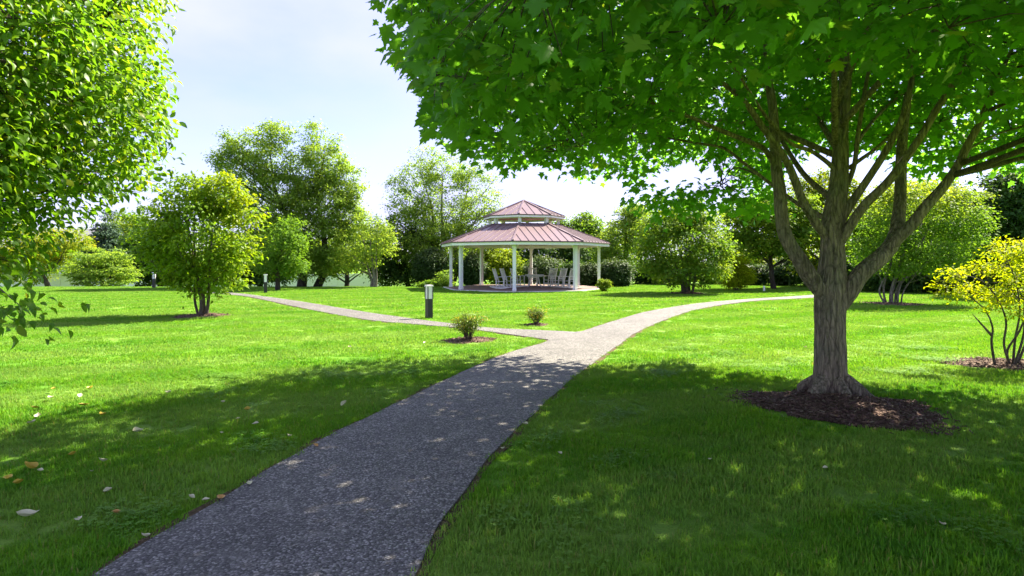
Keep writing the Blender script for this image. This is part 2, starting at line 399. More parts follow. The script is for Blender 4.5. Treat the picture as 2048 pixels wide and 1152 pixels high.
def unit(a):
    return a / np.maximum(np.linalg.norm(a, axis=1, keepdims=True), 1e-6)
def raw_mesh(name, V, T, attrs):
    me = bpy.data.meshes.new(name)
    nv, nt3 = len(V), len(T)
    me.vertices.add(nv); me.vertices.foreach_set('co', V.astype(np.float32).ravel())
    me.loops.add(nt3 * 3); me.loops.foreach_set('vertex_index', T.astype(np.int32).ravel())
    me.polygons.add(nt3); me.polygons.foreach_set('loop_start', (np.arange(nt3) * 3).astype(np.int32))
    for k, a in attrs.items():
        at_ = me.attributes.new(k, 'FLOAT', 'POINT'); at_.data.foreach_set('value', a.astype(np.float32))
    me.update(calc_edges=True); return me
def frames(d, n):
    x = unit(d); z = n - (n * x).sum(1, keepdims=True) * x; z = unit(z); y = np.cross(z, x)
    return x, y, z
def leaves(name, mat, parent, base, P, D, Nn, S, rnd, yel, tpl, kind='stuff'):
    tv, tt = TPL[tpl]; k = len(tv); n = len(P)
    x, y, z = frames(D, Nn)
    P = P - np.array(base)
    cz = np.random.default_rng(n).uniform(-.6, 2.6, n)[:, None] * tv[None, :, 2]
    V = P[:, None] + S[:, None, None] * (tv[None, :, 0, None] * x[:, None] + tv[None, :, 1, None] * y[:, None] + cz[:, :, None] * z[:, None])
    T = (np.arange(n) * k)[:, None, None] + tt[None]
    me = raw_mesh(name, V.reshape(-1, 3), T.reshape(-1, 3), {'rnd': np.repeat(rnd, k), 'yel': np.repeat(yel, k)})
    me.materials.append(mat)
    o = bpy.data.objects.new(name, me); COL.objects.link(o); o.parent = parent
    if kind: o['kind'] = kind
    return o

def lobe(px, py, rx, ry, Y, dep=None):
    c = at(px, py, Y); s = Y / F
    return (c.x, Y, c.z, rx * s, (dep if dep else rx) * s, ry * s)

def cluster_points(rng, lobes, n, shell=0.5):
    L = np.array(lobes); w = (L[:, 3] * L[:, 4] * L[:, 5]) ** 0.72; w /= w.sum()
    i = rng.choice(len(L), n, p=w)
    d = unit(rng.normal(size=(n, 3))); r = rng.uniform(shell ** 3, 1, n) ** (1 / 3)
    r *= 1 + rng.normal(0, 0.06, n)
    return L[i, :3] + d * r[:, None] * L[i, 3:6], d, i
def scatter(rng, C, Dd, per, rc, flat=0.6):
    n = len(C) * per
    off = rng.normal(size=(n, 3)) * np.array([1, 1, flat]) * np.repeat(rc, per)[:, None] * 0.55
    P = np.repeat(C, per, 0) + off
    od = unit(off + np.repeat(Dd, per, 0) * np.repeat(rc, per)[:, None] * 0.4)
    D = unit(od * np.array([1, 1, 0.4]) + rng.normal(size=(n, 3)) * 0.45 + np.array([0, 0, -0.35]))
    Nn = unit(np.array([0, 0, 1.0]) + od * 0.55 + rng.normal(size=(n, 3)) * 0.42)
    return P, D, Nn

def make_tree(name, label, cat, base, lobes, mat, seed, nclust=160, per=40, size=0.1, rc=0.35, tpl='lo', bark='bark_far',
              stems=((0, 0, 0.12),), fork=0.35, nbranch=24, yel=None, group=None, flat=0.6, shell=0.5, kindcat='crown', sizevar=0.25, zmin=None):
    rng = np.random.default_rng(seed)
    if tpl == 'dia': per = int(per * 1.5); size *= 1.3
    elif tpl == 'lo': per = int(per * 1.25); size *= 1.1
    base = Vector((base[0], base[1], float(hgt(base[0], base[1]))))
    root = empty(name, base); tag(root, label, cat, group)
    C, Dd, li = cluster_points(rng, lobes, nclust, shell)
    if zmin is not None: C[:, 2] = np.maximum(C[:, 2], base.z + zmin * rng.uniform(0.8, 1.4, len(C)))
    mean = np.average(C, axis=0)
    top = C[:, 2].max()
    # stems and limbs
    mb = MB(); nodes = []
    for (dx, dy, r0) in stems:
        tgt = Vector((mean[0] + dx * 4, mean[1] + dy * 4, base.z + (top - base.z) * 0.82))
        b0 = base + Vector((dx, dy, -0.05)); H = tgt.z - base.z
        pts = [b0, b0 + Vector((dx * 0.4 + rng.normal(0, .02) * H, dy * 0.4, H * 0.16)),
               b0.lerp(tgt, 0.42) + Vector((rng.normal(0, .03) * H, rng.normal(0, .03) * H, 0)), b0.lerp(tgt, 0.7) + Vector((rng.normal(0, .03) * H, 0, 0)), tgt]
        rr = [r0 * 1.25, r0, r0 * 0.72, r0 * 0.42, r0 * 0.12]
        p, q = crom(pts, rr, 4); mb.tube(p, q, 8)
        nodes += [(a, b) for a, b in zip(p, q) if a.z > base.z + H * fork * 0.6]
    idx = rng.choice(len(C), min(nbranch, len(C)), replace=False)
    for j in idx:
        c = Vector(C[j]); best = None
        for a, b in nodes:
            dz = c.z - a.z; dh = math.hypot(c.x - a.x, c.y - a.y)
            cost = dh + abs(dz - dh * 0.8) * 0.9
            if best is None or cost < best[0]: best = (cost, a, b)
        a, b = best[1], best[2]
        mid = a.lerp(c, 0.5) + Vector((0, 0, -0.06 * (c - a).length)) + Vector(rng.normal(0, 0.04, 3)) * (c - a).length
        r = min(b * 0.6, 0.012 + 0.016 * (c - a).length)
        p, q = crom([a, mid, c], [r, r * 0.65, r * 0.22], 3); mb.tube(p, q, 5, cap=False)
    mb.build('trunk' if len(stems) == 1 else 'stems', MATS[bark], root, base, True)
    rcs = rc * rng.uniform(0.7, 1.3, len(C))
    P, D, Nn = scatter(rng, C, Dd, per, rcs, flat)
    k = P[:, 2] > base.z + 0.04; P, D, Nn = P[k], D[k], Nn[k]
    n = len(P); S = size * rng.uniform(1 - sizevar, 1 + sizevar, n)
    cl = np.repeat(rng.uniform(0, 1, len(C)), per)[k]
    rnd = np.clip(0.5 * cl + 0.5 * rng.uniform(0, 1, n), 0, 1)
    y = np.clip(yel(P, cl, rng), 0, 1) if yel else np.zeros(n)
    leaves(kindcat, LM[mat], root, base, P, D, Nn, S, rnd, y, tpl)
    return root

# ================================================================== THE SETTING
# ground sheet, one mesh to the horizon
ax = np.concatenate([-np.geomspace(1500, 60, 14), np.arange(-56, 57, 4.0), np.geomspace(60, 1500, 14)])
ay = np.concatenate([-np.geomspace(200, 8, 7), np.arange(-4, 34, 4.0), np.arange(35, 60, 1.0), np.geomspace(62, 2200, 16)])
GX, GY = np.meshgrid(ax, ay); GZ = hgt(GX, GY)
nx = len(ax); mb = MB(); mb.v = [tuple(v) for v in np.stack([GX.ravel(), GY.ravel(), GZ.ravel()], 1)]
mb.f = [(j*nx+i, j*nx+i+1, (j+1)*nx+i+1, (j+1)*nx+i) for j in range(len(ay)-1) for i in range(nx-1)]
tag(mb.build('lawn_ground', MATS['lawn'], smooth=True), 'broad mown green lawn across the whole park', 'lawn', kind='structure')

# path outlines from the photo, laid on flat ground
mainL = [(120,1205),(195,1152),(430,1010),(620,895),(760,826),(900,758),(1000,714),(1060,695)]
mainR = [(800,1215),(830,1152),(890,1040),(990,905),(1058,840),(1110,790),(1170,740),(1240,690),(1290,658),(1390,621),(1500,603.5),(1600,597.5),(1650,594.5),(1684,590),(1692,584)]
mainU = [(1165,664),(1232,642),(1300,623),(1400,607),(1500,598.5),(1590,593),(1635,589.5),(1652,586.5),(1656,584)]
brU = [(1127,664),(981,657),(902,648),(799,635),(700,620),(600,603.5),(540,595),(480,587.5),(430,584),(380,581.5)]
brL = [(1096,681),(975,664),(902,655.5),(840,650.5),(732,640.5),(610,618),(545,604),(490,593),(430,587.5),(380,584.5)]
def sm(px, per=5):
    p = [g(*q) for q in px]; return [Vector((q.x, q.y, 0)) for q in crom(p, [0] * len(p), per)[0]]
mL, mR, mU, bU, bL = sm(mainL), sm(mainR), sm(mainU), sm(brU), sm(brL)
corner = [g(1085, 688), g(1096, 683)]
def wob(P, a=0.01):
    return [Vector((p.x + a * math.sin(p.y * 5.1 + p.x * 3), p.y + a * math.sin(p.x * 4.3 + 1.3 * p.y), 0)) for p in P]
poly = wob(mL) + corner + wob(bL) + wob(bU)[::-1] + [g(1150, 665.5)] + wob(mU) + wob(mR)[::-1]
POLY = np.array([(p.x, p.y) for p in poly])
def inside(P, poly):
    x, y = P[:, 0], P[:, 1]; r = np.zeros(len(P), bool); n = len(poly)
    for i in range(n):
        x0, y0 = poly[i]; x1, y1 = poly[(i + 1) % n]
        if y0 == y1: continue
        c = ((y0 > y) != (y1 > y)) & (x < (x1 - x0) * (y - y0) / (y1 - y0) + x0)
        r ^= c
    return r
def pdist(P, poly):
    d = np.full(len(P), 1e9); n = len(poly)
    for i in range(n):
        a = poly[i]; b = poly[(i + 1) % n]; ab = b - a; L = (ab ** 2).sum()
        t = np.clip(((P - a) @ ab) / max(L, 1e-9), 0, 1)
        d = np.minimum(d, ((P - a - t[:, None] * ab) ** 2).sum(1))
    return np.sqrt(d)
import bmesh
def flat_poly(name, pts, z, mat, label, cat, thick):
    bm = bmesh.new(); vs_ = [bm.verts.new((p[0], p[1], z)) for p in pts]
    f = bm.faces.new(vs_)
    if f.normal.z < 0: f.normal_flip()
    ex = bmesh.ops.extrude_face_region(bm, geom=[f])
    bmesh.ops.translate(bm, verts=[v for v in ex['geom'] if isinstance(v, bmesh.types.BMVert)], vec=(0, 0, -thick))
    bmesh.ops.recalc_face_normals(bm, faces=bm.faces[:])
    bmesh.ops.triangulate(bm, faces=bm.faces[:])
    me = bpy.data.meshes.new(name); bm.to_mesh(me); bm.free(); me.materials.append(mat)
    o = bpy.data.objects.new(name, me); COL.objects.link(o); tag(o, label, cat, kind='structure'); return o
flat_poly('path', POLY, 0.022, MATS['path'], 'grey chip-sealed footpath that forks before the gazebo', 'path', 0.06)
# bare soil lip along the path edge, drawn a little wider than the path
def offset(poly, d):
    n = len(poly); o = []
    ar = 0.5 * np.sum(poly[:, 0] * np.roll(poly[:, 1], -1) - np.roll(poly[:, 0], -1) * poly[:, 1]); s = 1 if ar > 0 else -1
    for i in range(n):
        t = poly[(i + 1) % n] - poly[i - 1]; t = t / max(np.linalg.norm(t), 1e-6)
        nn = np.array([t[1], -t[0]]) * s
        o.append(poly[i] + nn * d * (0.85 + 0.3 * math.sin(i * 0.9)))
    return np.array(o)
flat_poly('soil_edge', offset(POLY, 0.075), 0.010, MATS['soil'], 'bare brown soil lip along the footpath edge', 'soil', 0.05)

# ------------------------------------------------------------------ mulch beds
BEDS = []      # (cx, cy, rx, ry) where no grass grows
def mulch_bed(label, c, rx, ry, rise, mat, nchips, seed, core=0.0):
    rng = np.random.default_rng(seed); mb = MB(); nr, na = 10, 40
    ph = rng.uniform(0, 6.28, 4)
    def edge(a): return 1 + 0.13 * math.sin(2*a+ph[0]) + 0.11 * math.sin(3*a+ph[1]) + 0.09 * math.sin(5*a+ph[2]) + 0.07 * math.sin(9*a+ph[3])
    def H(r): return 0.012 + rise * (1 - r) ** 1.3
    V = [(c[0], c[1], H(0))]; fs = []
    for i in range(1, nr + 1):
        for k in range(na):
            a = 2 * math.pi * k / na; r = i / nr
            V.append((c[0] + rx * r * edge(a) * math.cos(a), c[1] + ry * r * edge(a) * math.sin(a), (H(r) + rng.normal(0, .006) if i < nr else -0.02)))
    for k in range(na): fs.append((0, 1 + k, 1 + (k + 1) % na))
    for i in range(nr - 1):
        for k in range(na):
            a0 = 1 + i * na + k; a1 = 1 + i * na + (k + 1) % na; fs.append((a0, a0 + na, a1 + na, a1))
    mb.add(V, fs); off = Vector((c[0], c[1], 0))
    bed = mb.build('mulch_bed', mat, None, off, True); tag(bed, label, 'mulch', kind='stuff')
    a = rng.uniform(0, 2 * np.pi, nchips); r = np.sqrt(rng.uniform(0, 1.0, nchips)) * (1 + (rng.uniform(0, 1, nchips) > .9) * rng.uniform(0, .3, nchips))
    e = np.array([edge(x) for x in a]); P = np.stack([rx * r * e * np.cos(a), ry * r * e * np.sin(a), 0.018 + rise * np.clip(1 - r, 0, 1) ** 1.3 + rng.uniform(0, .012, nchips)], 1)
    D = unit(np.concatenate([rng.normal(size=(nchips, 2)), rng.normal(0, .22, (nchips, 1))], 1)); Nn = unit(np.array([0, 0, 1.0]) + rng.normal(0, .4, (nchips, 3)))
    tv = np.array([(-.5, .12, 0), (.5, .10, 0), (.5, -.12, 0), (-.5, -.10, 0), (-.5, .12, -.12), (.5, .10, -.12), (.5, -.12, -.12), (-.5, -.10, -.12)])
    tt = np.array([(0,3,2),(0,2,1),(0,1,5),(0,5,4),(1,2,6),(1,6,5),(2,3,7),(2,7,6),(3,0,4),(3,4,7)])
    TPL['chip'] = (tv, tt)
    leaves('wood_chips', MATS['chip'], bed, (0, 0, 0), P, D, Nn, rng.uniform(.02, .065, nchips), rng.uniform(0, 1, nchips), (rng.uniform(0, 1, nchips) > .93) * rng.uniform(.3, 1, nchips), 'chip')
    BEDS.append((c[0], c[1], rx, ry))
MT = g(1660, 795)
mulch_bed('dark mulch mound around the foot of the big maple', (MT.x - 0.16, MT.y - 0.52), 0.95, 0.85, 0.13, MATS['mulch'], 3800, 1)
T1 = g(405, 632); SB1 = g(938, 681); SB2 = g(1072, 650); T17 = g(1375, 587); T22 = g(1785, 608); YS = g(2024, 733)
mulch_bed('brown mulch ring under the small yellowing multi-stemmed tree', T1, 0.72, 0.8, 0.06, MATS['mulch_dry'], 500, 2)
mulch_bed('thin dry mulch patch under the fan-shaped small shrub', SB1, 0.5, 0.5, 0.03, MATS['mulch_dry'], 300, 3)
mulch_bed('little mulch patch under the small shrub across the branch path', SB2, 0.32, 0.35, 0.03, MATS['mulch_dry'], 120, 4)
mulch_bed('dark mulch ring under the broad bushy tree', T17, 1.0, 1.0, 0.06, MATS['mulch'], 300, 5)
mulch_bed('brown mulch ring under the tall vase-shaped shrub', T22, 1.0, 1.0, 0.06, MATS['mulch_dry'], 300, 6)
mulch_bed('reddish mulch patch under the golden shrub', (YS.x + 0.1, YS.y + 0.1), 0.95, 0.62, 0.05, MATS['mulch_dry'], 900, 7)

# ------------------------------------------------------------------ grass: instanced tufts of blades
def tuft(name, seed, rad, nb, L0, L1, w0, w1):
    rng = np.random.default_rng(seed)
    a = rng.uniform(0, 6.283, nb); r = rad * np.sqrt(rng.uniform(0, 1, nb))
    B = np.stack([r * np.cos(a), r * np.sin(a), np.full(nb, -0.005)], 1)
    L = rng.uniform(L0, L1, nb); az = rng.uniform(0, 6.283, nb); lean = np.abs(rng.normal(0.35, 0.3, nb))
    H = np.stack([np.cos(az), np.sin(az), np.zeros(nb)], 1); Sd = np.stack([-np.sin(az), np.cos(az), np.zeros(nb)], 1)
    w = rng.uniform(w0, w1, nb)[:, None] * 0.5
    up = np.array([0, 0, 1.0])
    m1 = B + L[:, None] * 0.55 * (H * np.sin(lean)[:, None] * 0.6 + up * np.cos(lean * 0.6)[:, None])
    tip = m1 + L[:, None] * 0.45 * (H * np.sin(lean * 1.8)[:, None] + up * np.cos(np.minimum(lean * 1.8, 1.7))[:, None])
    V = np.stack([B - Sd * w, B + Sd * w, m1 + Sd * w * .85, m1 - Sd * w * .85, tip], 1).reshape(-1, 3)
    T = (np.arange(nb) * 5)[:, None, None] + np.array([(0, 1, 2), (0, 2, 3), (3, 2, 4)])[None]
    me = raw_mesh(name, V, T.reshape(-1, 3), {'rnd': np.repeat(rng.uniform(0, 1, nb), 5), 'yel': np.repeat((rng.uniform(0, 1, nb) > .9) * rng.uniform(.15, .7, nb), 5)})
    me.materials.append(MATS['blade']); return bpy.data.objects.new(name, me)
TC = bpy.data.collections.new('grass_tufts')           # sources only, never linked to the scene
for i in range(4): TC.objects.link(tuft('tuft_a%d' % i, 10 + i, 0.085, 78, .022, .062, .004, .0075))
for i in range(3): TC.objects.link(tuft('tuft_b%d' % i, 20 + i, 0.17, 100, .025, .055, .007, .011))
for i in range(3): TC.objects.link(tuft('tuft_c%d' % i, 30 + i, 0.42, 170, .028, .055, .016, .026))
def clover(name, seed):
    rg = np.random.default_rng(seed); V = []; T = []
    for _ in range(34):
        a = rg.uniform(0, 6.283); rr_ = .13 * math.sqrt(rg.uniform()); c0 = np.array([rr_ * math.cos(a), rr_ * math.sin(a), rg.uniform(.025, .05)]); a0 = rg.uniform(0, 6.283)
        for k in range(3):
            t = a0 + k * 2.094; d = np.array([math.cos(t), math.sin(t), .1]); e = np.array([-math.sin(t), math.cos(t), 0]); L = rg.uniform(.011, .018); b = len(V)
            V += [c0, c0 + d * L * .6 + e * L * .45, c0 + d * L - np.array([0, 0, .002]), c0 + d * L * .6 - e * L * .45]; T += [(b, b + 2, b + 1), (b, b + 3, b + 2)]
    me = raw_mesh(name, np.array(V), np.array(T), {'rnd': np.repeat(rg.uniform(.2, 1, len(V) // 4), 4), 'yel': np.zeros(len(V))}); me.materials.append(MATS['blade']); return bpy.data.objects.new(name, me)
for i in range(2): TC.objects.link(clover('tuft_d%d' % i, 40 + i))
rng = np.random.default_rng(5); GP = []; GS = []; GI = []
def zone(y0, y1, sp, first, cnt, marg, mx=0.86):
    ys = np.arange(y0, y1, sp); P = []
    for y in ys:
        xs = np.arange(-mx * y - 1.3, mx * y + 1.3, sp); P.append(np.stack([xs, np.full(len(xs), y)], 1))
    P = np.concatenate(P); P += rng.uniform(-.55, .55, P.shape) * sp
    # keep off the path, mulch and gazebo floor
    ins = inside(P, POLY); d = pdist(P, POLY); ok = ~ins & (d > marg)
    sc = rng.uniform(.7, 1.2, len(P)) * (1 + .28 * np.sin(P[:, 0] * 2.3 + 1.7 * np.sin(P[:, 1] * 1.1)) * np.sin(P[:, 1] * 2.9 + P[:, 0] * .7))
    ok &= rng.uniform(0, 1, len(P)) > .10 + .14 * np.sin(P[:, 0] * 3.1 + 2 * np.sin(P[:, 1] * 1.7))
    for (cx, cy_, rx, ry) in BEDS:
        q = ((P[:, 0] - cx) / rx) ** 2 + ((P[:, 1] - cy_) / ry) ** 2
        ok &= q > 0.95 + 0.15 * rng.uniform(0, 1, len(P))
    ok &= np.hypot(P[:, 0] - GZC.x, P[:, 1] - GZC.y) > 4.85
    ok &= np.hypot(P[:, 0] - MT.x, P[:, 1] - MT.y) > 0.45
    n = ok.sum(); P = P[ok]
    GP.append(np.stack([P[:, 0], P[:, 1], hgt(P[:, 0], P[:, 1])], 1)); GS.append(sc[ok]); GI.append(rng.integers(first, first + cnt, n))
GZC = Vector((0.7, 35.5, 0))                            # gazebo centre
zone(2.6, 9.0, 0.085, 0, 4, 0.10)
zone(9.0, 19.0, 0.165, 4, 3, 0.17)
zone(19.0, 41.0, 0.38, 7, 3, 0.36)
cc = np.stack([rng.uniform(-7, 8, 46), rng.uniform(3, 11, 46)], 1); P = np.repeat(cc, 9, 0) + rng.normal(0, .17, (46 * 9, 2))
P = P[~inside(P, POLY) & (pdist(P, POLY) > .15) & (np.hypot(P[:, 0] - MT.x, P[:, 1] - MT.y) > 1.5)]
GP.append(np.stack([P[:, 0], P[:, 1], np.zeros(len(P))], 1)); GS.append(rng.uniform(.8, 1.3, len(P))); GI.append(rng.integers(10, 12, len(P)))
# fine fringe tufts that follow the path edge
for (y0, y1, sp, first, cnt, lo, hi) in ((2.6, 9, .06, 0, 4, .015, .12), (9, 20, .09, 0, 4, .03, .2), (19, 34, .14, 4, 3, .12, .4)):
    P = []
    for i in range(len(POLY)):
        a, b = POLY[i], POLY[(i + 1) % len(POLY)]; L = np.linalg.norm(b - a)
        if not (min(a[1], b[1]) < y1 and max(a[1], b[1]) > y0): continue
        k = int(L / sp * 2) + 1; t = rng.uniform(0, 1, k)[:, None]; P.append(a + (b - a) * t + rng.uniform(-hi, hi, (k, 2)))
    P = np.concatenate(P); d = pdist(P, POLY); ok = ~inside(P, POLY) & (d > lo) & (P[:, 1] > y0) & (P[:, 1] < y1); P = P[ok]
    GP.append(np.stack([P[:, 0], P[:, 1], hgt(P[:, 0], P[:, 1])], 1)); GS.append(rng.uniform(.6, 1.1, len(P))); GI.append(rng.integers(first, first + cnt, len(P)))
GP = np.concatenate(GP); GS = np.concatenate(GS); GI = np.concatenate(GI)
me = bpy.data.meshes.new('grass'); me.vertices.add(len(GP)); me.vertices.foreach_set('co', GP.astype(np.float32).ravel())
a_ = me.attributes.new('scl', 'FLOAT', 'POINT'); a_.data.foreach_set('value', GS.astype(np.float32))
a_ = me.attributes.new('rot', 'FLOAT', 'POINT'); a_.data.foreach_set('value', rng.uniform(0, 6.283, len(GP)).astype(np.float32))
a_ = me.attributes.new('idx', 'INT', 'POINT'); a_.data.foreach_set('value', GI.astype(np.int32))
me.materials.append(MATS['blade'])
go = bpy.data.objects.new('grass', me); COL.objects.link(go); tag(go, 'short green grass blades of the mown lawn', 'grass', kind='stuff')
gn = bpy.data.node_groups.new('grass_nodes', 'GeometryNodeTree')
gn.interface.new_socket('Geometry', in_out='INPUT', socket_type='NodeSocketGeometry'); gn.interface.new_socket('Geometry', in_out='OUTPUT', socket_type='NodeSocketGeometry')
gi = gn.nodes.new('NodeGroupInput'); gout = gn.nodes.new('NodeGroupOutput')
ci = gn.nodes.new('GeometryNodeCollectionInfo'); ci.inputs['Collection'].default_value = TC; ci.inputs['Separate Children'].default_value = True; ci.inputs['Reset Children'].default_value = True
iop = gn.nodes.new('GeometryNodeInstanceOnPoints'); iop.inputs['Pick Instance'].default_value = True
def nattr(nm, ty):
    n = gn.nodes.new('GeometryNodeInputNamedAttribute'); n.data_type = ty; n.inputs['Name'].default_value = nm; return n.outputs['Attribute']
cxyz = gn.nodes.new('ShaderNodeCombineXYZ')
gn.links.new(nattr('rot', 'FLOAT'), cxyz.inputs['Z'])
gn.links.new(gi.outputs[0], iop.inputs['Points']); gn.links.new(ci.outputs[0], iop.inputs['Instance']); gn.links.new(nattr('idx', 'INT'), iop.inputs['Instance Index'])
gn.links.new(cxyz.outputs[0], iop.inputs['Rotation']); gn.links.new(nattr('scl', 'FLOAT'), iop.inputs['Scale']); gn.links.new(iop.outputs[0], gout.inputs[0])
md = go.modifiers.new('grass', 'NODES'); md.node_group = gn

# ================================================================== GAZEBO
gz = empty('gazebo', GZC); tag(gz, 'white octagonal park gazebo with two-tiered rose metal roof', 'gazebo')
PH0 = R(-7.5)
def oct_(rad, z, k):
    ph = PH0 + k * math.pi / 4
    return Vector((rad * math.sin(ph), -rad * math.cos(ph), z))
mb = MB(); mb.prism([oct_(4.75, -0.04, k) for k in range(8)][::-1], (0, 0, 0.09)); mb.build('floor', MATS['paver'], gz)
mb = MB()
for k in range(8):
    a, b, c_, d_ = oct_(4.76, 0, k), oct_(4.76, 0, k+1), oct_(4.9, 0, k+1), oct_(4.9, 0, k)
    mb.prism([p + Vector((0, 0, -.04)) for p in (a, b, c_, d_)], (0, 0, 0.08))
mb.build('floor_border', MATS['chair'], gz)
for k in range(8):
    p = oct_(4.4, 0, k); M = Matrix.Translation(p) @ Matrix.Rotation(PH0 + k * math.pi / 4, 4, 'Z')
    mb = MB(); mb.box((-.085, -.085, .05), (.085, .085, 2.66), M)
    po = mb.build('post', MATS['white'], gz)
    mb = MB(); mb.box((-.1, -.1, .05), (.1, .1, .17), M); mb.build('post_base', MATS['white'], po); mb = MB(); mb.box((-.1, -.1, 2.36), (.1, .1, 2.40), M); mb.build('post_collar', MATS['white'], po)
    # curved bracket pair beside the post
    mb = MB()
    for s in (-1, 1):
        q = oct_(4.4, 0, k + s); d = (q - p).normalized()
        arc = [p + d * (0.1 + 0.24 * (1 - math.cos(t))) + Vector((0, 0, 2.22 + 0.27 * math.sin(t))) for t in np.linspace(0, math.pi / 2, 7)]
        mb.tube(arc, [.026] * 7, 6)
    mb.build('bracket', MATS['white'], gz)
    a, b = oct_(4.4, 2.56, k), oct_(4.4, 2.56, k + 1); d = (b - a).normalized() * 0.1
    mb = MB(); mb.bar(a + d, b - d, .12, .14); mb.build('beam', MATS['white'], gz)
    a, b = oct_(4.97, 2.51, k), oct_(4.97, 2.51, k + 1); mb = MB(); mb.bar(a, b, .04, .14); mb.build('fascia', MATS['white'], gz)
    a, b = oct_(5.02, 2.605, k), oct_(5.02, 2.605, k + 1); mb = MB(); mb.bar(a, b, .07, .045); mb.build('drip_edge', MATS['drip'], gz)
    # cupola posts, beams, fascia
    p = oct_(2.03, 0, k); M = Matrix.Translation(p) @ Matrix.Rotation(PH0 + k * math.pi / 4, 4, 'Z')
    mb = MB(); mb.box((-.09, -.09, 3.6), (.09, .09, 4.10), M); mb.build('cupola_post', MATS['white'], gz)
    a, b = oct_(2.03, 4.07, k), oct_(2.03, 4.07, k + 1); d = (b - a).normalized() * 0.09; mb = MB(); mb.bar(a + d, b - d, .08, .1); mb.build('cupola_beam', MATS['white'], gz)
    a, b = oct_(2.03, 3.69, k), oct_(2.03, 3.69, k + 1); d = (b - a).normalized() * 0.09; mb = MB(); mb.bar(a + d, b - d, .07, .08); mb.build('cupola_sill', MATS['white'], gz)
    a, b = oct_(2.40, 4.10, k), oct_(2.40, 4.10, k + 1); mb = MB(); mb.bar(a, b, .03, .1); mb.build('cupola_fascia', MATS['white'], gz)
    a, b = oct_(2.43, 4.165, k), oct_(2.43, 4.165, k + 1); mb = MB(); mb.bar(a, b, .05, .035); mb.build('cupola_drip_edge', MATS['drip'], gz)
def metal_roof(name, re, ze, rt, zt, pan, ribs):
    # deck with ribbed brown underside, then one pan after another on every slope, then hip caps
    deck = MB(); pans = []; caps = []
    for k in range(8):
        A, B, C_, D_ = oct_(re, ze, k), oct_(re, ze, k + 1), oct_(rt, zt, k + 1), oct_(rt, zt, k)
        up = (B - A).cross(D_ - A).normalized()
        if up.z < 0: up = -up
        low = -up * 0.06
        deck.prism([A + low, B + low, C_ + low, D_ + low], up * 0.04)
        m0, m1 = (A + B) / 2, (C_ + D_) / 2; U = (B - A).normalized(); V = (m1 - m0); s = V.length; V.normalize()
        a, b = (B - A).length / 2, (C_ - D_).length / 2
        vm = lambda u: s if abs(u) <= b else s * max(0, (a - abs(u))) / (a - b)
        if ribs:
            for j in range(int(2 * a / .3)):
                u = -a + .15 + j * .3
                if vm(u) < 0.3: continue
                deck.bar(m0 + U * u + low * 1.6 + V * .1, m0 + U * u + low * 1.6 + V * (vm(u) - .05), .05, .07, up)
        n = max(1, round(2 * a / pan)); w = 2 * a / n
        for j in range(n):
            u0, u1 = -a + j * w, -a + (j + 1) * w
            us = sorted({u0, u1} | {x for x in (-b, b) if u0 < x < u1})
            pl = [(u0, -.03), (u1, -.03)] + [(u, vm(u)) for u in us[::-1]]
            pl = [q for i, q in enumerate(pl) if i == 0 or (abs(q[0]-pl[i-1][0]) + abs(q[1]-pl[i-1][1])) > 1e-4]
            mb = MB(); mb.prism([m0 + U * (u * 0.9995) + V * v for u, v in pl], up * 0.012)
            if j < n - 1 and vm(u1) > .08:
                mb.bar(m0 + U * u1 + up * .027 - V * .03, m0 + U * u1 + up * .027 + V * (vm(u1) - .02), .022, .032, up)
            pans.append(mb)
        c0, c1 = A + Vector((0, 0, .04)), D_ + Vector((0, 0, .04)); mb = MB(); mb.bar(c0, c1, .1, .045); caps.append(mb)
    d = deck.build(name, MATS['ceil'], gz)
    for mb in pans: mb.build('roof_panel', MATS['roof'], d)
    for mb in caps: mb.build('hip_cap', MATS['roof'], d)
metal_roof('lower_roof', 5.0, 2.64, 2.10, 3.72, 0.42, True)
metal_roof('cupola_roof', 2.42, 4.20, 0.03, 5.16, 0.42, False)

# ------------------------------------------------------------------ rocking chairs and table
def make_chair():
    r = empty('rocking_chair', (0, 0, 0)); Mw = MATS['chair']
    for s in (-1, 1):
        pts = [Vector((s * .25, -.48 + i * .12, .03 + .28 * ((-.48 + i * .12) ** 2))) for i in range(10)]
        mb = MB()
        for i in range(9): mb.bar(pts[i], pts[i + 1], .04, .05)
        mb.build('rocker', Mw, r)
        mb = MB(); mb.bar((s * .25, -.22, .05), (s * .25, -.22, .66), .045, .045); mb.build('leg', Mw, r)
        mb = MB(); mb.bar((s * .25, .22, .05), (s * .25, .24, .42), .045, .045); mb.build('leg', Mw, r)
        mb = MB(); mb.bar((s * .25, .22, .38), (s * .25, .46, 1.14), .05, .04); mb.build('back_post', Mw, r)
        mb = MB(); mb.bar((s * .27, -.28, .675), (s * .27, .30, .65), .09, .028); mb.build('armrest', Mw, r)
        mb = MB(); mb.bar((s * .25, -.2, .2), (s * .25, .2, .2), .03, .03); mb.build('stretcher', Mw, r)
    mb = MB()
    for i in range(6): mb.box((-.25, -.25 + i * .083, .41 - i * .006), (.25, -.18 + i * .083, .43 - i * .006))
    mb.build('seat', Mw, r)
    mb = MB(); mb.bar((-.225, .43, 1.07), (.225, .43, 1.07), .03, .09); mb.build('top_rail', Mw, r)
    mb = MB(); mb.bar((-.225, .265, .5), (.225, .265, .5), .03, .06); mb.build('lower_rail', Mw, r)
    for i in range(6):
        x = -.18 + i * .072; mb = MB(); mb.bar((x, .275, .5), (x, .42, 1.05), .03, .014); mb.build('slat', Mw, r)
    mb = MB(); mb.bar((-.24, -.22, .24), (.24, -.22, .24), .03, .03); mb.build('front_stretcher', Mw, r)
    return r
def chair_at(px, Y): return Vector(((px - CX) / F * Y, Y, 0.05))
ch0 = make_chair()
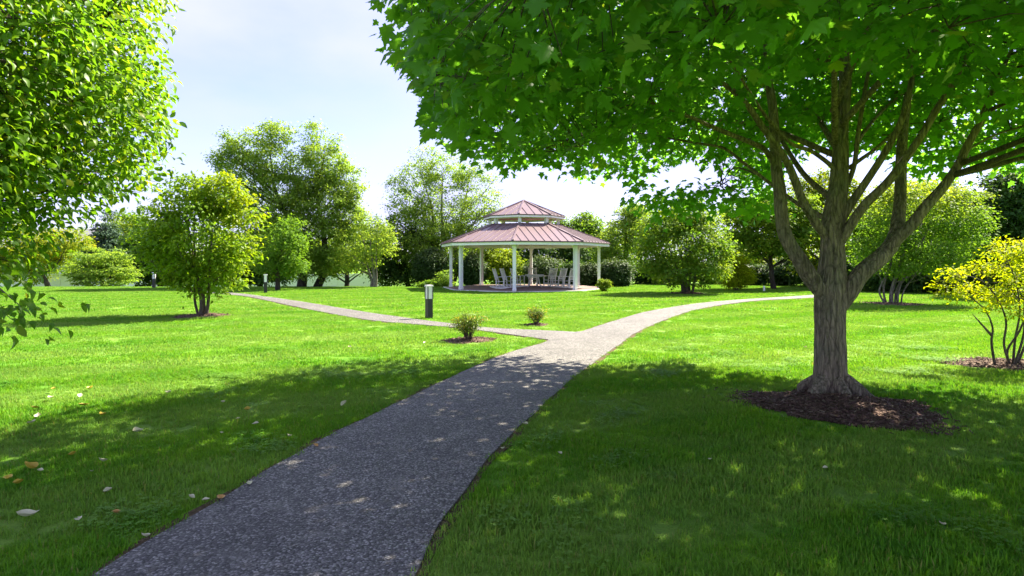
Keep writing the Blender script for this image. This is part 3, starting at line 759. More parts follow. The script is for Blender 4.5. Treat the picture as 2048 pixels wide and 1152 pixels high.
chairs = [(1003, 33.6, 75, 'white slatted rocking chair in the gazebo, facing the table, outermost of the left-hand row'),
          (1018, 34.4, 68, 'white slatted rocking chair half behind the front gazebo post'),
          (1038, 35.6, 60, 'white slatted rocking chair mostly hidden behind the front gazebo post'),
          (1066, 37.6, 4, 'white slatted rocking chair directly behind the gazebo table, facing the lawn'),
          (1099, 35.8, -38, 'white slatted rocking chair drawn up right beside the gazebo table'),
          (1117, 35.0, -52, 'white slatted rocking chair in the middle of the three beyond the table'),
          (1138, 34.2, -48, 'white slatted rocking chair of the gazebo set beside the right front post')]
for i, (px, Y, a, lb) in enumerate(chairs):
    o = ch0 if i == 0 else copy_tree(ch0)
    o.location = chair_at(px, Y); o.rotation_euler = (0, 0, R(a)); tag(o, lb, 'rocking chair', 'rocking chairs under the gazebo')
tb = empty('patio_table', chair_at(1069, 35.9)); tag(tb, 'pale square patio table among the rocking chairs', 'table')
mb = MB(); mb.box((-.55, -.55, .70), (.55, .55, .735)); mb.build('table_top', MATS['chair'], tb)
mb = MB(); mb.bar((-.45, -.45, .66), (.45, -.45, .66), .03, .07); mb.bar((-.45, .45, .66), (.45, .45, .66), .03, .07); mb.bar((-.45, -.43, .66), (-.45, .43, .66), .03, .07); mb.bar((.45, -.43, .66), (.45, .43, .66), .03, .07); mb.build('apron', MATS['chair'], tb)
for sx in (-1, 1):
    for sy in (-1, 1):
        mb = MB(); p, q = crom([(sx * .2, sy * .2, .69), (sx * .26, sy * .26, .45), (sx * .3, sy * .3, .2), (sx * .42, sy * .42, .0)], [.028] * 4, 3); mb.tube(p, q, 6); mb.build('leg', MATS['chair'], tb)

# ------------------------------------------------------------------ bollard lights
def make_bollard():
    r = empty('bollard_light', (0, 0, 0)); h = 0.95; w = .078
    mb = MB(); mb.box((-w, -w, 0), (w, w, .56)); mb.build('post', MATS['black'], r)
    mb = MB(); mb.box((-w * .93, -w * .93, .56), (w * .93, w * .93, .9)); mb.build('lens', MATS['frost'], r)
    for sx in (-1, 1):
        for sy in (-1, 1):
            mb = MB(); mb.box((sx * .078 - .011, sy * .078 - .011, .56), (sx * .078 + .011, sy * .078 + .011, .9)); mb.build('corner_bar', MATS['black'], r)
    mb = MB(); mb.box((-.093, -.093, .9), (.093, .093, .925))
    mb.prism([(-.085, -.085, .925), (.085, -.085, .925), (.085, .085, .925), (-.085, .085, .925)], (0, 0, .018)); mb.build('cap', MATS['chair'], r)
    return r
b0 = make_bollard()
for i, (px, py, a, lb) in enumerate([(858, 637, 38, 'black bollard light standing in the lawn beside the branch path near the fork'),
                                     (531, 586, 20, 'black bollard light near the small round green tree by the path'),
                                     (308, 576, 10, 'distant bollard light in front of the dark trees at the lawn crest')]):
    o = b0 if i == 0 else copy_tree(b0); p = g(px, py); o.location = (p.x, p.y, float(hgt(p.x, p.y)) - .01); o.rotation_euler = (0, 0, R(a)); tag(o, lb, 'bollard light', 'bollard lights along the paths')

pm = g(1528, 583); mk_ = empty('marker_post', (pm.x, pm.y, -.01)); tag(mk_, 'tiny white marker post on the grass by the far path bend', 'post')
mb = MB(); p, q = crom([(0, 0, 0), (0, 0, .14), (0, 0, .25)], [.055, .055, .05], 3); mb.tube(p, q, 12); mb.build('shaft', MATS['white'], mk_, smooth=True)
mb = MB(); p, q = crom([(0, 0, .25), (0, 0, .27), (0, 0, .30)], [.062, .06, .02], 3); mb.tube(p, q, 12); mb.build('cap', MATS['white'], mk_, smooth=True)
# ------------------------------------------------------------------ white vinyl fence and house behind the trees
FY = 52.0; z0 = float(hgt(-20, FY))
fe = empty('vinyl_fence', (-30, FY, z0)); tag(fe, 'long white vinyl privacy fence behind the trees', 'fence')
proto = None
for i in range(19):
    x = -26 + i * 2.4
    mb = MB(); mb.box((x + .07, -.02, .12), (x + 2.33, .02, 1.68)); mb.build('panel', MATS['vinyl'], fe)
    for zz in (.06, 1.66): mb = MB(); mb.box((x + .065, -.045, zz), (x + 2.335, .045, zz + .13)); mb.build('rail', MATS['vinyl'], fe)
    mb = MB(); mb.box((x - .065, -.065, 0), (x + .065, .065, 1.85)); po = mb.build('post', MATS['vinyl'], fe)
    mb = MB(); mb.add([(x - .08, -.08, 1.85), (x + .08, -.08, 1.85), (x + .08, .08, 1.85), (x - .08, .08, 1.85), (x, 0, 1.95)], [(3,2,1,0),(0,1,4),(1,2,4),(2,3,4),(3,0,4)]); mb.build('post_cap', MATS['vinyl'], po)
hs = empty('white_house', (-60, 86, -2.0)); tag(hs, 'white house glimpsed through the trees beyond the fence', 'house')
mb = MB(); mb.box((-7, -4, 0), (7, 4, 5.4)); mb.prism([(-7, -4, 5.4), (-7, 4, 5.4), (-7, 0, 7.9)], (14, 0, 0)); mb.build('wall', MATS['vinyl'], hs)
mb = MB(); mb.prism([(-7.4, -4.6, 5.1), (7.4, -4.6, 5.1), (7.4, 0, 8.1), (-7.4, 0, 8.1)], (0, -.03, .12)); mb.prism([(-7.4, 4.6, 5.1), (7.4, 4.6, 5.1), (7.4, 0, 8.1), (-7.4, 0, 8.1)], (0, .03, .12)); mb.build('roof', MATS['slate'], hs)
for x in (-5, -1.7, 1.7, 5):
    for z in (1.0, 3.7):
        mb = MB(); mb.box((x - .55, -4.06, z), (x + .55, -4.003, z + 1.3)); w = mb.build('window', MATS['white'], hs)
        mb = MB(); mb.box((x - .47, -4.08, z + .08), (x + .47, -4.062, z + 1.22)); mb.build('pane', MATS['pane'], w)

# ================================================================== BIG MAPLE
rng = np.random.default_rng(42)
MB0 = Vector((MT.x, MT.y, 0)); TY = MT.y
mp_ = empty('maple_tree', MB0); tag(mp_, 'large spreading maple with thick forked trunk in a mulch mound', 'tree')
def mk(pts):           # limb points: (px, py, depth offset from the trunk)
    return [at(a, b, TY + c) for a, b, c in pts]
tr = MB(); NODES = []
def bark_fn(seed, amp=0.05, n=64):
    ph = np.random.default_rng(seed).uniform(0, 6.28, 8)
    def fn(t, i):
        z = i * 0.11
        return 1 + amp * (math.sin(7 * t + 1.1 * math.sin(z * 1.3 + ph[0]) + ph[1]) * .5 + math.sin(13 * t + 1.7 * math.sin(z * 1.9 + ph[2]) + ph[3]) * .45
                          + math.sin(23 * t + 2.0 * math.sin(z * 2.7 + ph[4]) + ph[5]) * .3 + .35 * math.sin(z * 2.2 + 2 * t + ph[6]))
    return fn
def limb(pts, rad, n=14, per=6, rec=True, seed=0, amp=0.05):
    p, q = crom(pts, [v * .77 for v in rad], per); tr.tube(p, q, n, fn=bark_fn(seed, amp))
    if rec:
        for a, b in zip(p, q): NODES.append((a.x, a.y, a.z, b))
    return p, q
# main trunk with root flare
tp = mk([(1660, 812, 0), (1660, 770, 0), (1660, 735, 0), (1660, 680, 0), (1660, 620, .02), (1662, 575, .03), (1664, 530, .05), (1665, 480, .06), (1668, 435, .08), (1676, 380, .10), (1680, 330, .12), (1683, 250, .15), (1690, 160, .2), (1684, 60, .3), (1690, -60, .4), (1700, -220, .5), (1700, -380, .5)])
p, q = crom(tp, [v * .82 for v in (.25, .225, .208, .202, .205, .208, .175, .158, .15, .125, .115, .09, .08, .075, .065, .045, .015)], 8)
bf = bark_fn(1, .055)
def tf(t, i):
    fl = max(0, 1 - i / 14.0) ** 2
    return bf(t, i) * (1 + fl * (.30 * max(0, math.sin(2.5 * t + .6)) + .22 * max(0, math.sin(4 * t + 2.1)) + .1))
tr.tube(p, q, 72, fn=tf)
for a, b in list(zip(p, q))[64:]: NODES.append((a.x, a.y, a.z, b))
# surface roots that run out of the flare
for a, L, r in ((-2.5, .44, .07), (-0.55, .52, .075), (-1.5, .42, .06), (0.5, .4, .05), (2.7, .4, .05)):
    d = Vector((math.cos(a), math.sin(a), 0)); 
    pp, qq = crom([MB0 + d * .12 + Vector((0, 0, .22)), MB0 + d * .3 + Vector((0, 0, .10)), MB0 + d * (L * .75) + Vector((0, 0, .05)), MB0 + d * L + Vector((.03, -.02, -.05))], [r * 1.3, r, r * .7, r * .4], 6)
    tr.tube(pp, qq, 16, fn=bark_fn(int(a * 10) + 50, .07))
# left limb
limb(mk([(1655, 600, 0), (1622, 556, -.02), (1597, 516, -.03), (1572, 474, -.02), (1563, 427, 0), (1560, 385, .05), (1552, 329, .12), (1546, 219, .25), (1537, 160, .3), (1530, 60, .4), (1510, -80, .5), (1480, -240, .6)]),
     [.10, .125, .112, .10, .095, .09, .083, .07, .062, .052, .04, .015], 28, seed=2)
limb(mk([(1553, 335, .1), (1530, 300, .05), (1504, 286, .0), (1457, 267, -.1), (1420, 252, -.2), (1385, 236, -.3), (1300, 205, -.5), (1200, 170, -.6)]), [.05, .042, .038, .034, .03, .026, .018, .007], 12, seed=3)
limb(mk([(1662, 480, .05), (1638, 455, .0), (1606, 403, -.1), (1590, 362, -.12), (1570, 318, -.15), (1526, 256, -.25), (1490, 205, -.3), (1453, 172, -.4), (1400, 140, -.5), (1290, 80, -.7), (1150, 30, -.8)]), [.06, .07, .062, .058, .054, .046, .04, .034, .028, .018, .006], 18, seed=4)
limb(mk([(1655, 440, .1), (1620, 420, .25), (1592, 405, .35), (1534, 362, .6), (1486, 325, .8), (1446, 296, 1.0), (1391, 286, 1.3), (1300, 270, 1.8), (1180, 250, 2.2), (1060, 240, 2.6)]), [.04, .036, .033, .03, .027, .024, .02, .016, .011, .005], 10, seed=5)
limb(mk([(1672, 400, .1), (1645, 383, .3), (1610, 351, .6), (1585, 316, .9), (1550, 260, 1.4), (1500, 190, 2.0), (1440, 110, 2.8), (1380, 30, 3.4)]), [.06, .05, .045, .04, .034, .028, .018, .006], 12, seed=6)
limb(mk([(1672, 340, .1), (1650, 321, .1), (1618, 300, .1), (1581, 286, .0), (1530, 230, -.3), (1460, 120, -.9), (1380, -10, -1.5)]), [.04, .034, .03, .026, .022, .015, .006], 10, seed=7)
# centre to the right
limb(mk([(1678, 450, .05), (1698, 413, .0), (1731, 365, -.1), (1767, 310, -.2), (1800, 248, -.3), (1817, 190, -.4), (1830, 110, -.5), (1850, 0, -.7), (1870, -120, -.9)]), [.07, .062, .056, .05, .044, .038, .03, .02, .007], 18, seed=8)
limb(mk([(1672, 500, .0), (1690, 468, -.06), (1727, 413, -.15), (1775, 365, -.25), (1811, 318, -.35), (1848, 263, -.45), (1873, 219, -.5), (1899, 179, -.6), (1950, 80, -.8), (2010, -40, -1.0)]), [.06, .075, .066, .06, .055, .05, .046, .04, .026, .008], 18, seed=9)
limb(mk([(1695, 370, .1), (1709, 329, .05), (1716, 270, .0), (1731, 175, -.1), (1742, 120, -.2), (1760, 10, -.4), (1780, -120, -.5)]), [.04, .036, .032, .028, .024, .016, .006], 10, seed=10)
limb(mk([(1712, 290, .05), (1730, 262, .2), (1767, 219, .5), (1808, 183, .8), (1870, 120, 1.3), (1950, 40, 2.0)]), [.03, .028, .025, .022, .016, .006], 10, seed=11)
limb(mk([(1700, 335, .1), (1720, 320, .3), (1753, 296, .6), (1789, 263, .9), (1850, 200, 1.5), (1930, 110, 2.3), (2020, 20, 3.0)]), [.035, .03, .027, .024, .019, .012, .005], 10, seed=12)
# right limb and its two forks
limb(mk([(1670, 625, 0), (1697, 584, -.04), (1723, 546, -.06), (1761, 514, -.06), (1789, 478, -.02), (1798, 427, .1), (1801, 380, .2), (1804, 292, .35), (1811, 226, .5), (1826, 140, .65), (1850, 20, .8), (1890, -140, .9)]), [.11, .135, .125, .118, .105, .092, .085, .075, .064, .05, .035, .012], 28, seed=13)
limb(mk([(1775, 500, -.08), (1800, 472, -.12), (1826, 447, -.16), (1850, 415, -.2), (1885, 376, -.25), (1917, 329, -.3), (1936, 289, -.35), (1963, 238, -.4), (2000, 150, -.5), (2060, 20, -.7)]), [.075, .09, .08, .074, .068, .06, .054, .046, .03, .01], 20, seed=14)
limb(mk([(1935, 300, -.3), (1990, 270, .0), (2060, 250, .4), (2150, 230, .8), (2260, 200, 1.2)]), [.016, .015, .013, .01, .005], 8, seed=15)
# limbs towards and away from the viewer, high in the crown
for (x, y, z, r, tx, ty, tz) in ((3.85, 7.15, 3.0, .05, 1.8, 3.4, 4.0), (3.9, 7.15, 3.2, .05, 4.6, 3.0, 4.2), (3.85, 7.2, 3.4, .05, 3.0, 2.4, 5.0), (3.9, 7.25, 3.0, .05, 4.8, 11.0, 4.2), (3.9, 7.3, 2.9, .05, 2.0, 11.3, 4.0), (3.9, 7.3, 4.0, .032, 6.8, 10.0, 5.4), (3.95, 7.2, 4.3, .03, 7.6, 4.6, 5.4), (3.9, 7.3, 4.0, .045, 0.4, 9.2, 5.2), (3.9, 7.2, 4.0, .045, 0.0, 5.4, 4.8), (3.9, 7.3, 4.4, .04, 3.4, 6.0, 7.4), (3.95, 7.3, 4.4, .04, 5.5, 8.4, 7.0), (3.9, 7.3, 4.2, .03, 8.6, 7.4, 5.2)):
    a = Vector((x, y, z)); b = Vector((tx, ty, tz)); m_ = a.lerp(b, .45) + Vector((0, 0, .35))
    limb([a, a.lerp(m_, .5) + Vector((0, 0, .1)), m_, m_.lerp(b, .55) + Vector((0, 0, .12)), b], [r, r * .8, r * .6, r * .4, .006], 10, seed=int(tx * 10) + 100)
tr.build('trunk', MATS['bark'], mp_, MB0, True)
# crown clusters
YB_BACK = np.array([(700, -60), (735, 0), (760, 90), (800, 132), (845, 160), (856, 292), (900, 312), (960, 345), (1010, 362), (1060, 338), (1110, 340), (1150, 362), (1240, 372), (1300, 357), (1340, 345), (1450, 338), (1490, 380), (1545, 415), (1570, 330), (1650, 300), (1750, 330), (1850, 360), (1950, 370), (2048, 375), (2600, 380)], float)
YB_FRONT = np.array([(700, -60), (735, 0), (760, 90), (800, 132), (845, 160), (862, 290), (960, 335), (1060, 325), (1150, 345), (1240, 350), (1300, 310), (1380, 215), (1450, 180), (1560, 165), (1700, 150), (1880, 165), (1930, 220), (1990, 330), (2048, 365), (2600, 380)], float)
nc = 5300; TR = np.array([MB0.x, MB0.y])
th = rng.uniform(0, 2 * np.pi, nc); rr = np.sqrt(rng.uniform(0.01, 1, nc)); Rm = (5.35 + .35 * np.sin(3 * th + 1) + .25 * np.sin(7 * th)) * (1 - .24 * np.clip(np.cos(th - .75), 0, 1))
x = TR[0] + rr * Rm * np.cos(th); y = TR[1] + rr * Rm * np.sin(th) * 1.02
zt = 3.4 + 5.6 * np.sqrt(np.clip(1 - rr ** 2.2, 0, 1)); zb = 2.75 + 1.0 * (1 - rr) + .25 * np.sin(x * 2.1 + y * 1.3)
u = rng.uniform(0, 1, nc); u = np.where(rng.uniform(0, 1, nc) < .45, u ** 2 * .5, u)
shade_fill = np.arange(nc) >= nc - 800; u = np.where(shade_fill, rng.uniform(.35, .9, nc), u)  # last clusters added high in the crown to close dapples in the shade below
z = zb + (zt - zb) * u
C = np.stack([x, y, z], 1)
def proj(P):
    return CX + F * P[:, 0] / np.maximum(P[:, 1], .3), HZ - F * (P[:, 2] - CH) / np.maximum(P[:, 1], .3)
px, py = proj(C); rc_px = F * .20 / np.maximum(C[:, 1], .3)
bd = np.where(C[:, 1] < TY + .4, np.interp(px, YB_FRONT[:, 0], YB_FRONT[:, 1]), np.interp(px, YB_BACK[:, 0], YB_BACK[:, 1]))
ok = (C[:, 1] < 1.2) | ((py + rc_px < bd) & (px - rc_px > 742))
ok &= np.linalg.norm(C - np.array([0, 0, CH]), axis=1) > 2.3
C = C[ok]
# hanging lower sprays seen below the main underside
ext = [at(a, b, Y) for a, b, Y in ((1335, 395, 9.2), (1310, 410, 9.4), (1370, 400, 9.0), (1420, 390, 9.3), (1470, 400, 8.8), (1500, 385, 9.0), (1440, 372, 9.6), (1530, 420, 8.6), (1490, 415, 8.6), (1400, 375, 9.8), (1300, 388, 9.6), (1350, 420, 9.1), (1505, 15, 3.4), (1440, 60, 3.3), (1330, 130, 4.0), (1370, 110, 3.8), (1400, 145, 4.1), (1790, 40, 3.6), (1850, 25, 3.5), (1730, 60, 4.0), (1420, 100, 3.5), (1470, 30, 3.2))]
ext += [at(rng.uniform(1285, 1545), rng.uniform(375, 424), rng.uniform(8.6, 10.2)) for _ in range(26)]
C = np.concatenate([C, np.array([tuple(e) for e in ext])])
print('maple clusters', len(C))
# secondary branches then twigs
ND = np.array(NODES)
br = MB(); sel = rng.choice(len(C), 170, replace=False); extra = []
for j in sel:
    c = C[j]; d = ND[:, :3] - c; dist = np.linalg.norm(d, axis=1) + 1.2 * np.maximum(0, d[:, 2] + .1)
    i = dist.argmin(); a = Vector(ND[i, :3]); b = Vector(c); L = (b - a).length
    r = min(ND[i, 3] * .7, .007 + .009 * L)
    mid = a.lerp(b, .5) + Vector((rng.normal(0, .05), rng.normal(0, .05), .10)) * L
    p, q = crom([a, mid, b], [r, r * .7, .004], 5); br.tube(p, q, 6, cap=False)
    extra += [(v.x, v.y, v.z, w) for v, w in zip(p, q)]
ND2 = np.concatenate([ND, np.array(extra)])
for j in range(len(C)):
    c = C[j]; d = ND2[:, :3] - c; dist = np.linalg.norm(d, axis=1); i = dist.argmin()
    if dist[i] < .08 or dist[i] > (.7 if j >= len(C) - len(ext) else 1.3): continue
    a = Vector(ND2[i, :3]); b = Vector(c); mid = a.lerp(b, .5) + Vector((0, 0, .08 * dist[i]))
    br.tube([a, mid, b], [.006, .0045, .0025], 4, cap=False)
br.build('branches', MATS['bark_small'], mp_, MB0, True)
per = 15
out_d = C - np.array([MB0.x, MB0.y, 4.2]); out_d = unit(out_d)
P, D, Nn = scatter(rng, C, out_d, per, np.full(len(C), .36), .5)
D = unit(D + np.array([0, 0, -.25]))
lpx, lpy = proj(P); lb = np.where(P[:, 1] < TY + .4, np.interp(lpx, YB_FRONT[:, 0], YB_FRONT[:, 1]), np.interp(lpx, YB_BACK[:, 0], YB_BACK[:, 1]))
isx = np.repeat(np.arange(len(C)) >= len(C) - len(ext), per)
keep = (isx | (P[:, 1] < 1.0) | ((lpy < lb + 14) & (lpx > 738))) & (np.linalg.norm(P - np.array([0, 0, CH]), axis=1) > 1.9)
P, D, Nn = P[keep], D[keep], Nn[keep]
n = len(P); S = rng.uniform(.065, .15, n)
cl = np.repeat(rng.uniform(0, 1, len(C)), per)[keep]; rnd = np.clip(.45 * cl + .55 * rng.uniform(0, 1, n), 0, 1)
yl = (rng.uniform(0, 1, n) > .97) * rng.uniform(.1, .5, n)
def split_near(P, cnt):
    px, py = proj(P); d = np.linalg.norm(P - np.array([0, 0, CH]), axis=1)
    vis = (px > -20) & (px < 2068) & (py > -20) & (py < 1170) & (P[:, 1] > .5)
    k = np.argsort(np.where(vis, d, 1e6))[:cnt]; m_ = np.zeros(len(P), bool); m_[k] = True
    return m_, d
def leaf_objects(crown, base, mat, tpl, P, D, Nn, S, mask, seed):
    tv, tt = TPL[tpl]; rg = np.random.default_rng(seed); meshes = []
    for i in range(8):
        tv2 = tv * np.array([1, rg.uniform(.8, 1.1), (-.8, .6, 1.3, 2.0, 2.6, 1.0, 3.0, 1.6)[i]]); tv2[:, 2] += rg.uniform(-.12, .12) * tv[:, 0] * tv[:, 1]
        me = raw_mesh('leaf', tv2, tt, {'rnd': np.full(len(tv), rg.uniform()), 'yel': np.full(len(tv), 0.0 if i else .25)})
        me.materials.append(mat); meshes.append(me)
    x, y, z = frames(D[mask], Nn[mask]); Pm = P[mask] - np.array(base); Sm = S[mask]
    for i in range(len(Pm)):
        o = bpy.data.objects.new('leaf', meshes[i % 8]); COL.objects.link(o); o.parent = crown
        M = Matrix(((x[i][0], y[i][0], z[i][0]), (x[i][1], y[i][1], z[i][1]), (x[i][2], y[i][2], z[i][2]))).to_4x4()
        o.matrix_local = Matrix.Translation(Pm[i]) @ M @ Matrix.Scale(Sm[i], 4)
near, dist = split_near(P, 260)
hi = (~near) & (dist < 7.5); lo = (~near) & ~hi
crown = leaves('crown', LM['maple'], mp_, MB0, P[lo], D[lo], Nn[lo], S[lo], rnd[lo], yl[lo], 'maple_lo')
leaves('lower_foliage', LM['maple'], mp_, MB0, P[hi], D[hi], Nn[hi], S[hi], rnd[hi], yl[hi], 'maple')
leaf_objects(crown, MB0, LM['maple'], 'maple', P, D, Nn, S, near, 1)

# ================================================================== FOREGROUND TREE ON THE LEFT
rng = np.random.default_rng(77)
DB = Vector((-5.6, 5.6, 0)); dg = empty('dogwood_tree', DB); tag(dg, 'leafy tree with large drooping oval leaves leaning in beside the footpath lawn', 'tree')
lobes = [(-5.1, 5.5, 3.7, 2.0, 2.0, 1.5), (-5.0, 4.9, 2.45, 1.35, 1.5, .75), (-4.9, 5.5, 5.1, 1.7, 1.8, 1.5), (-4.35, 5.9, 3.0, 1.1, 1.2, .8), (-4.2, 4.6, 3.4, .95, .9, .9), (-4.1, 4.3, 2.5, .6, .6, .5), (-4.6, 4.6, 1.8, .95, .95, .55), (-4.2, 4.2, 1.9, .5, .5, .4)]
C, Dd, li = cluster_points(rng, lobes, 2700, .5)
px, py = proj(C)
EDGE = np.array([(-50, 335), (0, 338), (120, 332), (200, 330), (300, 340), (335, 322), (370, 295), (400, 235), (440, 175), (480, 150), (520, 108), (560, 70), (600, 40), (640, 10), (700, -50)], float)
ok = px < np.interp(py, EDGE[:, 0], EDGE[:, 1]) - 6 + 12 * np.sin(py / 31.0 + 2) + rng.normal(0, 8, len(px))
ok &= (py < 560) | (px < -30)
C, Dd = C[ok], Dd[ok]
sp = [at(a, b, Y) for a, b, Y in ((5, 575, 3.7), (28, 600, 3.7), (10, 625, 3.75), (48, 618, 3.7), (25, 640, 3.8), (-15, 600, 3.7), (-10, 560, 3.7), (280, 385, 5.7), (235, 395, 5.6), (325, 330, 5.9))]
C = np.concatenate([C, np.array([tuple(e) for e in sp])]); Dd = np.concatenate([Dd, np.tile([[1, 0, -.4]], (len(sp), 1))])
mb = MB(); nodes = []
for (tx, ty, tz, r) in ((-4.6, 5.0, 4.8, .05), (-5.8, 6.2, 5.4, .06), (-4.3, 4.2, 3.2, .035), (-4.2, 6.2, 4.0, .04), (-6.0, 5.0, 5.0, .05)):
    t = Vector((tx, ty, tz)); p, q = crom([DB + Vector((0, 0, -.05)), DB + (t - DB) * .2 + Vector((0, 0, .25)), DB + (t - DB) * .55 + Vector((0, 0, .2)), t], [r * 1.5, r * 1.2, r * .7, .008], 6)
    mb.tube(p, q, 10); nodes += [(v.x, v.y, v.z, w) for v, w in zip(p, q)][5:]
nd = np.array(nodes)
for j in range(0, len(C)):
    if j % 2 and j < len(C) - 10: continue
    c = C[j]; d = np.linalg.norm(nd[:, :3] - c, axis=1) + .8 * np.maximum(0, nd[:, 2] - c[2]); i = d.argmin()
    a = Vector(nd[i, :3]); b = Vector(c); L = (b - a).length
    p, q = crom([a, a.lerp(b, .5) + Vector((0, 0, .1 * L)), b], [.004 + .006 * L, .003 + .003 * L, .002], 4); mb.tube(p, q, 5, cap=False)
mb.build('trunk', MATS['bark_small'], dg, DB, True)
per = 17
P, D, Nn = scatter(rng, C, Dd, per, np.full(len(C), .24), .6); D = unit(D + np.array([0, 0, -.35]))
lx, ly = proj(P); kp = (lx < np.interp(ly, EDGE[:, 0], EDGE[:, 1]) + 10 + 9 * np.sin(ly / 19.0) + 8 * np.sin(ly / 7.7 + 1) + rng.uniform(-10, 18, len(P))) | np.repeat(np.arange(len(C)) >= len(C) - len(sp), per)
P, D, Nn = P[kp], D[kp], Nn[kp]
n = len(P); S = rng.uniform(.048, .095, n); cl = np.repeat(rng.uniform(0, 1, len(C)), per)[kp]; rnd = np.clip(.5 * cl + .5 * rng.uniform(0, 1, n), 0, 1)
yl = np.clip((rng.uniform(0, 1, n) > .93) * rng.uniform(.2, .8, n) + .15 * (cl > .8), 0, 1)
near, dist = split_near(P, 260)
crown = leaves('crown', LM['dogwood'], dg, DB, P[~near], D[~near], Nn[~near], S[~near], rnd[~near], yl[~near], 'ovate')
leaf_objects(crown, DB, LM['dogwood'], 'ovate', P, D, Nn, S, near, 2)

# ================================================================== MIDDLE-DISTANCE TREES AND SHRUBS
def LS(Y, *ls):
    return [lobe(a, b, c, d, Y) for a, b, c, d in ls]
def B(px, Y): return ((px - CX) / F * Y, Y)
Y1 = T1.y
def yel1(P, cl, rng):
    px = CX + F * P[:, 0] / P[:, 1]; py = HZ - F * (P[:, 2] - CH) / P[:, 1]
    return np.clip((px - 370) / 190, 0, 1) * np.clip((590 - py) / 160, 0, 1) * (.15 + .75 * cl) * rng.uniform(.2, .8, len(P)) + .10 * cl
make_tree('magnolia_tree', 'small multi-stemmed tree turning yellow at the side and top, in a mulch ring', 'tree', T1, LS(Y1, (398, 470, 92, 95), (328, 480, 52, 62), (460, 470, 50, 78), (385, 395, 62, 48), (415, 560, 68, 34), (482, 420, 34, 52), (432, 385, 52, 40)),
          'magno', 101, 330, 42, .115, .30, 'ovate', 'bark_small', ((-.06, 0, .055), (.05, .05, .055), (.12, -.03, .045), (-.12, .04, .035), (0, -.06, .05)), .3, 46, yel1, zmin=.75)
rng0 = np.random.default_rng(3)
make_tree('round_tree', 'small round bright green tree on a single stem behind the branch path', 'tree', g(555, 580), LS(33, (568, 495, 44, 58), (578, 470, 32, 40), (550, 525, 40, 32), (592, 520, 26, 36)), 'mid', 102, 170, 34, .13, .34, 'lo', 'bark_far', ((0, 0, .13),), .4, 16)
def yel_s(k):
    return lambda P, cl, rng: k * cl * rng.uniform(0, 1, len(P))
YB_ = 37.5
make_tree('birch_tree', 'tall airy birch with three rounded crown tops, dark trunk by the fence', 'tree', B(603, YB_), LS(YB_, (490, 285, 40, 34), (455, 318, 30, 38), (550, 264, 36, 26), (545, 325, 50, 50), (480, 365, 48, 55), (560, 400, 60, 60), (560, 480, 62, 60), (500, 440, 50, 50), (620, 520, 50, 45)),
          'birch', 103, 540, 50, .105, .42, 'dia', 'bark_far', ((0, 0, .26),), .2, 60, yel_s(.5), shell=.35)
make_tree('birch_tree', 'tall airy birch with twin crown tops, its trunk close against its neighbour', 'tree', B(634, YB_ + .6), LS(YB_ + .6, (640, 268, 34, 30), (650, 325, 46, 56), (692, 365, 36, 48), (660, 410, 62, 58), (655, 490, 68, 60), (700, 440, 32, 48), (620, 350, 40, 50), (605, 420, 50, 60)),
          'birch', 104, 540, 50, .105, .42, 'dia', 'bark_far', ((0, 0, .22),), .2, 60, yel_s(.5), shell=.35)
make_tree('crabapple_tree', 'small crabapple with a bent pale trunk before the white fence', 'tree', B(748, 36.6), LS(36.6, (742, 485, 42, 46), (715, 520, 32, 32), (768, 478, 26, 44), (735, 450, 26, 26)), 'birch', 105, 130, 34, .12, .34, 'lo', 'bark_pale', ((.0, 0, .11), (-.18, 0, .07), (.12, 0, .06)), .3, 26, yel_s(.9), zmin=1.3)
make_tree('birch_tree', 'tall see-through birch rising behind the gazebo roof', 'tree', B(885, 44), LS(44, (850, 335, 46, 42), (822, 390, 50, 55), (900, 345, 52, 42), (962, 385, 42, 55), (890, 430, 85, 58), (845, 470, 66, 56), (950, 450, 50, 60), (900, 500, 80, 50)),
          'birch', 106, 560, 46, .11, .48, 'dia', 'bark_pale', ((0, 0, .2), (.5, .1, .16), (-.4, 0, .16)), .2, 70, yel_s(.4), shell=.3)
make_tree('broadleaf_tree', 'dark green rounded tree between the crabapple and the rhododendrons', 'tree', B(815, 45), LS(45, (800, 500, 52, 66), (845, 515, 46, 56), (770, 530, 36, 46)), 'dark', 107, 200, 40, .16, .5, 'dia', 'bark_far', ((0, 0, .2),), .3, 20, yel_s(.7))
# left background
make_tree('spruce_tree', 'blue-green spruce standing behind the layered shrub', 'tree', B(215, 55), LS(55, (213, 440, 12, 22), (213, 470, 24, 24), (214, 505, 36, 28), (215, 545, 46, 32)), 'spruce', 108, 260, 42, .15, .5, 'dia', 'bark_far', ((0, 0, .2),), .2, 20, flat=.3)
make_tree('layered_shrub', 'yellow-green layered shrub at the lawn crest by the spruce', 'shrub', B(205, 42), LS(42, (205, 515, 46, 20), (175, 540, 40, 24), (232, 538, 34, 30), (205, 556, 54, 22)), 'birch', 109, 190, 40, .12, .4, 'dia', 'bark_far', ((0, 0, .1), (.2, 0, .08)), .2, 14, yel_s(.4), flat=.25)
make_tree('broadleaf_tree', 'yellowing broad tree behind the overhanging branch, by the fence', 'tree', B(92, 49), LS(49, (100, 495, 58, 38), (55, 528, 58, 36), (138, 482, 40, 28), (30, 490, 50, 50)), 'bright', 110, 230, 40, .15, .55, 'dia', 'bark_far', ((0, 0, .2),), .3, 20, yel_s(.8))
make_tree('broadleaf_tree', 'light green round-topped tree far behind the spruce', 'tree', B(262, 64), LS(64, (255, 462, 46, 36), (290, 500, 50, 60), (235, 520, 50, 40)), 'mid', 111, 230, 40, .2, .7, 'dia', 'bark_far', ((0, 0, .25),), .3, 16, yel_s(.7))
